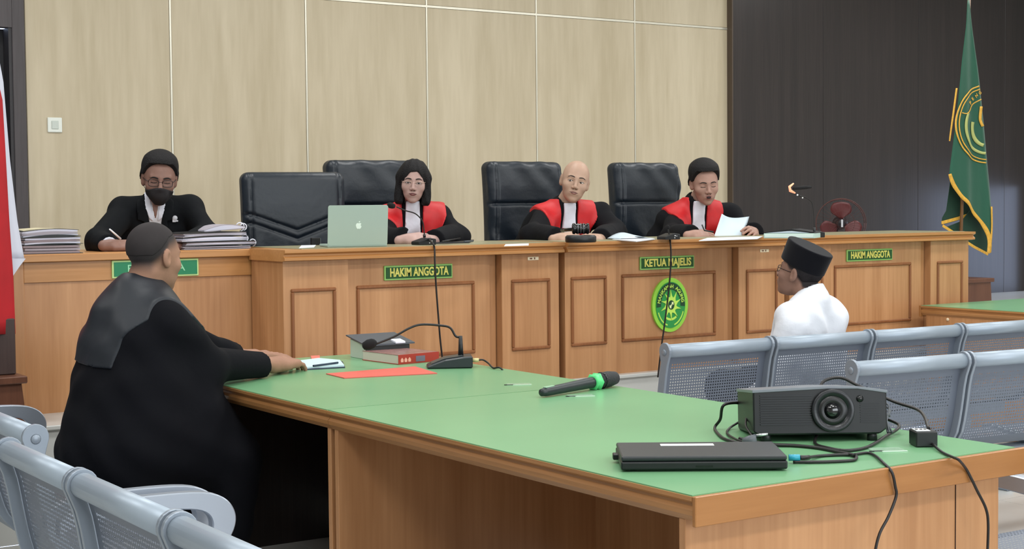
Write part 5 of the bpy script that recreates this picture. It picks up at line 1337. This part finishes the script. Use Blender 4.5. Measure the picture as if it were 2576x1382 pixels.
p = MB(); p.tube([PZ(788, 921, TZ+0.015), PZ(850, 913, TZ+0.015)], 0.004, 8); solo('pen', p, mat('pen_navy', (20, 44, 66), 0.35), 'dark blue pen on the notebook beside the hand of the man in black', 'pen')
q = [PZ(a_, b_, TZ) for a_, b_ in ((785, 912), (806, 910), (804, 898), (782, 899))]
p = MB(); p.prism([(v.x, v.y) for v in q], TZ, TZ+0.006, 'z'); solo('sticky_note', p, mat('note_coral', (222, 120, 104), 0.6), 'small coral note pad beside the resting hand', 'note pad')

# ------------------------------------------------------------------ THINGS ON THE DAIS DESKS
BT = DZ+0.7028; CT = DZ+0.6985
def onB(px, py): return PZ(px, py, BT)
# silver laptop
a, b = PY(824, 619, 6.40), PY(974, 619, 6.32)
w_ = (b-a).length; yaw = math.atan2(b.y-a.y, b.x-a.x)
ml = thing('silver_laptop', "open silver laptop with a pale fruit emblem on its lid, on the left judges' bench", 'laptop', (a.x, a.y, BT), yaw)
SIL = mat('laptop_silver', (164, 184, 172), 0.45, metal=0.1); LH = PY(824, 517, 6.40).z-a.z
p = MB(); p.box(0, w_, 0, 0.21, 0.0, 0.012, bev=0.003); build('base', p, SIL, ml)
TL = Matrix.Translation((0, 0.0, 0.008)) @ Matrix.Rotation(math.radians(9), 4, 'X')
p = MB()
def rr(x0, x1, z0, z1, r, n=5):
    o_ = []
    for cx, cz_, a0 in ((x1-r, z1-r, 0), (x0+r, z1-r, 90), (x0+r, z0+r, 180), (x1-r, z0+r, 270)):
        o_ += [(cx+r*math.cos(math.radians(a0+90*k/n)), cz_+r*math.sin(math.radians(a0+90*k/n))) for k in range(n+1)]
    return o_
p.prism(rr(0, w_, 0, LH, 0.010), -0.003, 0.003, 'y', T=TL); ld = build('lid', p, SIL, ml)
p = MB(); p.prism(rr(0.006, w_-0.006, 0.006, LH-0.006, 0.008), 0.003, 0.0035, 'y', T=TL); build('screen', p, BLACKG, ml)
AP = [(0.0, -0.013), (0.004, -0.015), (0.009, -0.012), (0.013, -0.003), (0.0095, 0.001), (0.0095, 0.006), (0.012, 0.010), (0.006, 0.0125), (0.0, 0.011), (-0.006, 0.0125), (-0.011, 0.009), (-0.013, 0.002), (-0.010, -0.009), (-0.005, -0.015)]
p = MB(); cx, cz_ = w_*0.51, LH*0.49; p.prism([(cx+u*1.05, cz_+v*1.05) for u, v in AP], -0.0040, -0.0028, 'y', T=TL)
p.prism([(cx+u, cz_+v+0.0155) for u, v in ((0.0, 0.0), (0.006, 0.0015), (0.0065, 0.0075), (0.0008, 0.005))], -0.0040, -0.0028, 'y', T=TL); build('lid_emblem', p, mat('emblem_white', (226, 244, 232), 0.3), ld, label='pale apple-shaped emblem with a bite')
c = onB(795, 617); bb = thing('small_black_box', 'small black box standing left of the silver laptop', 'box', c, -0.25)
p = MB(); p.box(-0.022, 0.022, 0, 0.03, 0, 0.036, bev=0.002); build('box_body', p, BLACKP, bb)
p = MB(); p.box(0.022, 0.026, 0.002, 0.028, 0.002, 0.034); build('box_side', p, GREYP, bb)
def sheet(corners, z, h, m, name, label, cat='paper', f=None, group=None):
    q = [(f or PZ)(a_, b_, z) for a_, b_ in corners]; p = MB(); p.prism([(v.x, v.y) for v in q], z, z+h, 'z'); return solo(name, p, m, label, cat, group)
sheet(((752, 625), (790, 623), (795, 617), (758, 618)), BT, 0.001, PAPER, 'paper_sheet', 'small white slip of paper at the bench edge left of the silver laptop')
# woman's gooseneck microphone
def desk_mic(base, neck, foam, label, foam_r=0.013, ring=None, lights=True, stemr=0.0032, cab=None):
    t = thing('gooseneck_microphone', label, 'microphone', base)
    p = MB(); p.prism([(-0.05, 0), (0.05, 0), (0.05, 0.028), (0.01, 0.034), (-0.05, 0.016)], -0.03, 0.045, 'y', bev=0.003); build('wedge_base', p, BLACKP, t)
    p = MB(); p.tube(catmull(neck, 6), stemr, 8); build('gooseneck', p, CABLE, t, world=True)
    p = MB(); p.tube([neck[0], neck[0].lerp(neck[1], 0.35)], 0.007, 10); build('neck_collar', p, BLACKP, t, world=True)
    e0, e1 = foam; d_ = (e1-e0).normalized()
    p = MB(); p.tube([e0-d_*0.004, e0, e0.lerp(e1, 0.3), e0.lerp(e1, 0.7), e1, e1+d_*0.003], [foam_r*0.3, foam_r*0.8, foam_r, foam_r, foam_r*0.75, foam_r*0.2], 12); build('foam_windscreen', p, FOAM, t, world=True)
    if lights:
        p = MB(); p.ball((0.012, -0.032, 0.020), 0.0035, 8); p.ball((0.024, -0.031, 0.018), 0.0025, 8); p.ball((0.010, -0.0315, 0.009), 0.0028, 8); build('button', p, mat('button_white', (236, 236, 236), 0.3), t)
    return t
c = onB(1068, 616); Yc = c.y
desk_mic(c, [PY(1068, 598, Yc), PY(1066, 575, Yc), PY(1062, 556, Yc), PY(1045, 538, Yc), PY(1020, 530, Yc), PY(998, 521, Yc)], (PY(992, 519, Yc), PY(976, 516, Yc)), "gooseneck microphone with round foam in front of the woman judge", 0.014)
cable([PY(1078, 602, Yc), PY(1088, 612, 6.23), PY(1093, 625, 6.215), PY(1094, 660, 6.205), PY(1097, 720, 6.20), PY(1103, 800, 6.20), PY(1108, 860, 6.20), PY(1116, 930, 6.20), PY(1122, 1000, 6.20)], 0.0045, 'long black cable hanging over the HAKIM ANGGOTA plate behind the wedge microphone')
c = onB(1684, 603); Yc = c.y
m2 = desk_mic(c, [PY(1684, 592, Yc), PY(1682, 584, Yc), PY(1681, 577, Yc)], (PY(1682, 576, Yc), PY(1680, 568, Yc)), "short microphone on the middle bench between the bald judge and the reading judge", 0.008)
cable([PY(1684, 598, 6.24), PY(1686, 608, 6.215), PY(1688, 640, 6.205), PY(1686, 690, 6.20), PY(1679, 760, 6.20), PY(1670, 830, 6.20), PY(1663, 880, 6.20), PY(1655, 950, 6.20)], 0.0045, 'long black cable hanging across the KETUA MAJELIS plate and the round emblem')
# third microphone towards the fan
c = onB(2049, 600); Yc = c.y+0.05
m3 = desk_mic(PZ(2049, 598, BT), [PY(2049, 590, Yc), PY(2047, 540, Yc), PY(2042, 510, Yc), PY(2026, 497, Yc)], (PY(1996, 474, Yc), PY(2040, 471, Yc)), 'microphone with an orange-lit ring in front of the dark wall, on the right bench', 0.009, lights=False, stemr=0.002)
p = MB(); p.tube([PY(2026, 497, Yc), PY(2012, 493, Yc), PY(2000, 486, Yc), PY(1996, 478, Yc)], 0.003, 8); build('swivel_arm', p, BLACKP, m3, world=True)
p = MB(); p.tube([PY(1996, 462, Yc-0.01), PY(1986, 470, Yc-0.012), PY(1988, 480, Yc-0.012), PY(2000, 486, Yc-0.01)], [0.004, 0.007, 0.008, 0.004], 8); build('orange_ring', p, mat('lit_orange', (255, 170, 130), 0.4, emit=0.6), m3, label='glowing orange ring', world=True)
p = MB(); p.ball(PY(2006, 491, Yc-0.01), 0.005, 8); p.ball(PY(2019, 498, Yc-0.01), 0.004, 8); build('indicator', p, mat('button_white', (236, 236, 236), 0.3), m3, world=True)
# gavel and block
c = onB(1461, 610)
gv = thing('gavel_block', 'round black gavel block in front of the bald judge', 'gavel block', c)
p = MB(); p.lathe([(0, 0), (0.074, 0), (0.078, 0.006), (0.078, 0.028), (0.070, 0.036), (0, 0.036)], seg=28); build('block', p, BLACKP, gv)
gl = thing('gavel', 'black turned gavel lying on its round block', 'gavel', c+Vector((0, 0, 0.0365)))
p = MB(); g0 = AX.copy(); g0.z = 0; g0.normalize(); h_ = Vector((0, 0, 0.032))
pr2 = [(-0.044, 0.018), (-0.040, 0.027), (-0.030, 0.028), (-0.026, 0.022), (-0.020, 0.026), (0.0, 0.024), (0.020, 0.026), (0.026, 0.022), (0.030, 0.028), (0.040, 0.027), (0.044, 0.018)]
p.tube([h_+g0*a_ for a_, r_ in pr2], [r_ for a_, r_ in pr2], 16); hg = build('head', p, BLACKG, gl)
p = MB()
for a_ in (-0.014, 0.0, 0.014): p.tube([h_+g0*(a_-0.002), h_+g0*(a_+0.002)], 0.0275, 16)
build('turned_ring', p, mat('gavel_silver', (110, 112, 116), 0.3, metal=0.6), hg)
p = MB(); p.tube([h_+AZ.cross(UP).cross(UP)*-0.01, h_+Vector((0.02, 0.15, -0.008)), h_+Vector((0.03, 0.2, -0.01))], [0.008, 0.009, 0.011], 10); build('handle', p, BLACKG, gl)
# papers on the benches
sheet(((1540, 604), (1600, 609), (1648, 603), (1598, 596)), BT, 0.004, PAPER, 'paper_sheet', 'white papers lying right of the gavel block, lower sheets')
q = [(1556, 602, 0), (1590, 590, 0.03), (1642, 597, 0.002), (1608, 606, 0.0)]
P0 = onB(1560, 604); P1 = onB(1645, 602)
p = MB()
def curl(u, v): 
    b_ = P0.lerp(P1, u)+Vector((0.05*v*0.3, 0.13*v, 0)); b_.z = BT+0.006+0.030*math.sin(math.pi*min(1, u*1.15))*(0.35+0.65*v); return b_
p.sheet(curl, 12, 4, 0.001, nrm=(0, 0, 1)); solo('paper_sheet', p, PAPERB, 'curled open white sheet on top of the papers right of the gavel block', 'paper')
sheet(((1268, 620), (1330, 618), (1330, 613), (1272, 615)), BT, 0.001, PAPER, 'paper_sheet', 'thin white slip at the bench edge in front of the bald judge')
sheet(((1758, 607), (1905, 602), (1918, 596), (1780, 600)), BT, 0.003, PAPER, 'paper_sheet', 'flat white papers under the hands of the reading judge')
# the sheet the judge reads
C4 = [PY(1796, 598, 6.62), PY(1869, 597, 6.62), PY(1885, 545, 6.78), PY(1816, 538, 6.78)]
p = MB()
def rd(u, v):
    a_ = C4[0].lerp(C4[1], u); b_ = C4[3].lerp(C4[2], u); q_ = a_.lerp(b_, v); return q_+Vector((0, 0.03*math.sin(math.pi*u)*v, -0.016*math.sin(math.pi*u)*v))
p.sheet(rd, 10, 10, 0.001, nrm=(0, 0.9, 0.3)); solo('paper_sheet', p, PAPERB, 'white sheet held up by the reading judge', 'paper')
p = MB(); p.tube([PY(1766, 566, 6.55), PY(1772, 580, 6.53), PY(1795, 584, 6.50)], [0.004, 0.0045, 0.005], 8); solo('pen', p, BLACKP, 'black pen in the right hand of the reading judge', 'pen')
# documents right of the reading judge
c0 = onB(1921, 600); c1 = onB(2049, 600)
d_ = (c1-c0); yaw = math.atan2(d_.y, d_.x); w_ = d_.length
df = thing('document_box', 'flat pale green document box with dark papers on top', 'box', c0, yaw)
p = MB(); p.box(0, w_, 0, 0.24, 0, 0.026, bev=0.002); build('box_body', p, mat('pale_green_box', (186, 212, 200), 0.5), df)
p = MB(); p.box(0.006, w_-0.006, -0.0015, 0.0, 0.005, 0.022); build('box_label', p, mat('pale_box_label', (214, 232, 224), 0.5), df)
dp_ = thing('black_folder', 'black folder of papers lying on the pale green document box', 'folder', c0+Vector((0, 0, 0.0265)), yaw)
p = MB(); p.prism([(0.0, 0.0), (w_, 0.0), (w_*0.98, 0.006), (w_*0.55, 0.022), (w_*0.45, 0.020), (w_*0.03, 0.006)], 0.01, 0.23, 'y'); build('folder_cover', p, BLACKP, dp_)
p = MB(); p.prism([(0.01, 0.002), (w_*0.9, 0.002), (w_*0.55, 0.012), (w_*0.45, 0.011)], 0.006, 0.01, 'y'); build('folder_pages', p, PAPERB, dp_)
# papers, phone, clipboard right of the woman
clip = sheet(((1090, 614), (1180, 612), (1192, 606), (1106, 606)), BT, 0.006, BLACKP, 'clipboard', 'dark clipboard beside the clasped hands of the woman judge', 'clipboard')
z2 = BT+0.0065
sheet(((1098, 607), (1160, 604), (1152, 598), (1090, 601)), z2, 0.006, PAPER, 'paper_sheet', 'white papers on the dark clipboard beside the woman judge')
p = MB(); p.tube([PZ(1112, 608, z2+0.009), PZ(1158, 600, z2+0.012)], 0.004, 8); solo('pen', p, BLACKP, 'black pen on the white papers beside the woman judge', 'pen')
p = MB(); p.tube([PZ(1168, 608, z2+0.002), PZ(1190, 607, z2+0.002)], 0.004, 8); p2 = solo('pen', p, GREYP, 'grey pen at the right edge of the dark clipboard', 'pen')

# file bundles on the clerk's desk
def bundle(c, w, d, h, rz, label, m, covers=True, wave=0.0, group=None, rings=0):
    t = thing('file_bundle', label, 'papers', c, rz, group)
    def side(z0, z1, x0, x1, y0, y1):
        n = 10; pts = []
        for k in range(n+1): x = x0+(x1-x0)*k/n; pts.append((x, z1+wave*math.sin(math.pi*k/n)*(1 if z1 > z0 else 1)+wave*0.8*k/n))
        for k in range(n, -1, -1): x = x0+(x1-x0)*k/n; pts.append((x, z0+wave*math.sin(math.pi*k/n)*0.0+wave*0.8*k/n))
        return pts
    nn = 3
    for k in range(nn):
        p = MB(); z0 = h*k/nn+0.002; z1 = h*(k+1)/nn-0.0005; o_ = random.uniform(-0.006, 0.006)
        p.prism(side(z0, z1, o_, w+o_*0.5, 0, d), 0+o_*0.5, d, 'y'); build('paper_block', p, m[k % len(m)], t)
    if covers:
        p = MB(); p.prism(side(0.0, 0.002, -0.006, w+0.012, 0, d), -0.003, d, 'y'); p.prism(side(h, h+0.0015, -0.004, w+0.004, 0, d), -0.002, d, 'y'); build('cover', p, BLACKP, t)
    for k in range(rings):
        p = MB(); cx = w-0.006; cz_ = h*0.5+wave; r = 0.016+0.004*k
        p.tube([(cx+r*math.cos(a_), 0.02+0.05*k, cz_+r*math.sin(a_)) for a_ in np.linspace(-1.6, 2.6, 12)], 0.0028, 6); build('binder_ring', p, WHITEC, t)
    return t
PW = mat('bundle_white', (206, 206, 222), 0.7); PG = mat('bundle_grey', (164, 158, 168), 0.7); PV = mat('bundle_mauve', (142, 130, 136), 0.7); PCm = mat('bundle_cream', (214, 204, 170), 0.7)
a = PY(62, 636, 6.70); wl = (PY(206, 632, 6.66)-a).length
z = CT
for k, (h, mm, lab) in enumerate(((0.036, [PV, PG], 'mauve-grey file bundle at the bottom of the left stack'), (0.030, [PW, PV], 'white file bundle in the middle of the left stack'), (0.026, [PW, PG], 'white and grey file bundle with a curved top, topmost but one of the left stack'))):
    bundle(Vector((a.x+random.uniform(-0.008, 0.008), 6.69, z)), wl*0.97, 0.30, h, math.radians(-9+2*k), lab, mm, wave=0.004*k, group="file bundles on the clerk's desk"); z += h+0.002
q_ = thing('cream_folder', 'cream folder lying on top of the left stack of files', 'folder', (a.x+0.01, 6.74, z+0.001), math.radians(-9))
p = MB(); p.prism([(0, 0), (wl*0.85, 0.0), (wl*0.72, 0.008), (wl*0.35, 0.012), (wl*0.05, 0.008)], 0, 0.26, 'y'); build('folder_cover', p, PCm, q_)
a = PY(458, 628, 6.70); z = CT
for k, (h, w_, mm, lab, rg) in enumerate(((0.014, 0.32, [PW, PG], 'flat white file bundle at the bottom of the right stack', 0), (0.016, 0.34, [PG, PW], 'grey-white file bundle, second from the bottom of the right stack', 1), (0.016, 0.33, [PW, PW], 'white file bundle in the middle of the right stack with ring binders', 1), (0.018, 0.32, [PG, PW], 'pale file bundle second from the top of the right stack', 0))):
    bundle(Vector((a.x+0.012*math.sin(k*2.1)+0.01, 6.70, z)), w_, 0.26, h, math.radians(-6+3*k), lab, mm, wave=0.002*k, covers=(k % 2 == 1), group="file bundles on the clerk's desk", rings=rg); z += h+0.003
bundle(Vector((a.x+0.13, 6.74, z+0.002)), 0.20, 0.2, 0.012, math.radians(-6), 'curled top file bundle with white binder rings on the right stack', [PG, PW], wave=0.018, covers=False, group="file bundles on the clerk's desk", rings=2)
p = MB(); p.tube([PY(276, 577, 6.70), PY(303, 601, 6.76)], [0.0035, 0.005], 8); solo('pen', p, mat('pen_white', (232, 232, 236), 0.3), 'white pen held by the masked clerk', 'pen')
sheet(((455, 628), (480, 627), (482, 624), (458, 624)), CT, 0.002, PAPER, 'paper_sheet', "white sheet edge on the clerk's desk beside the grey head")
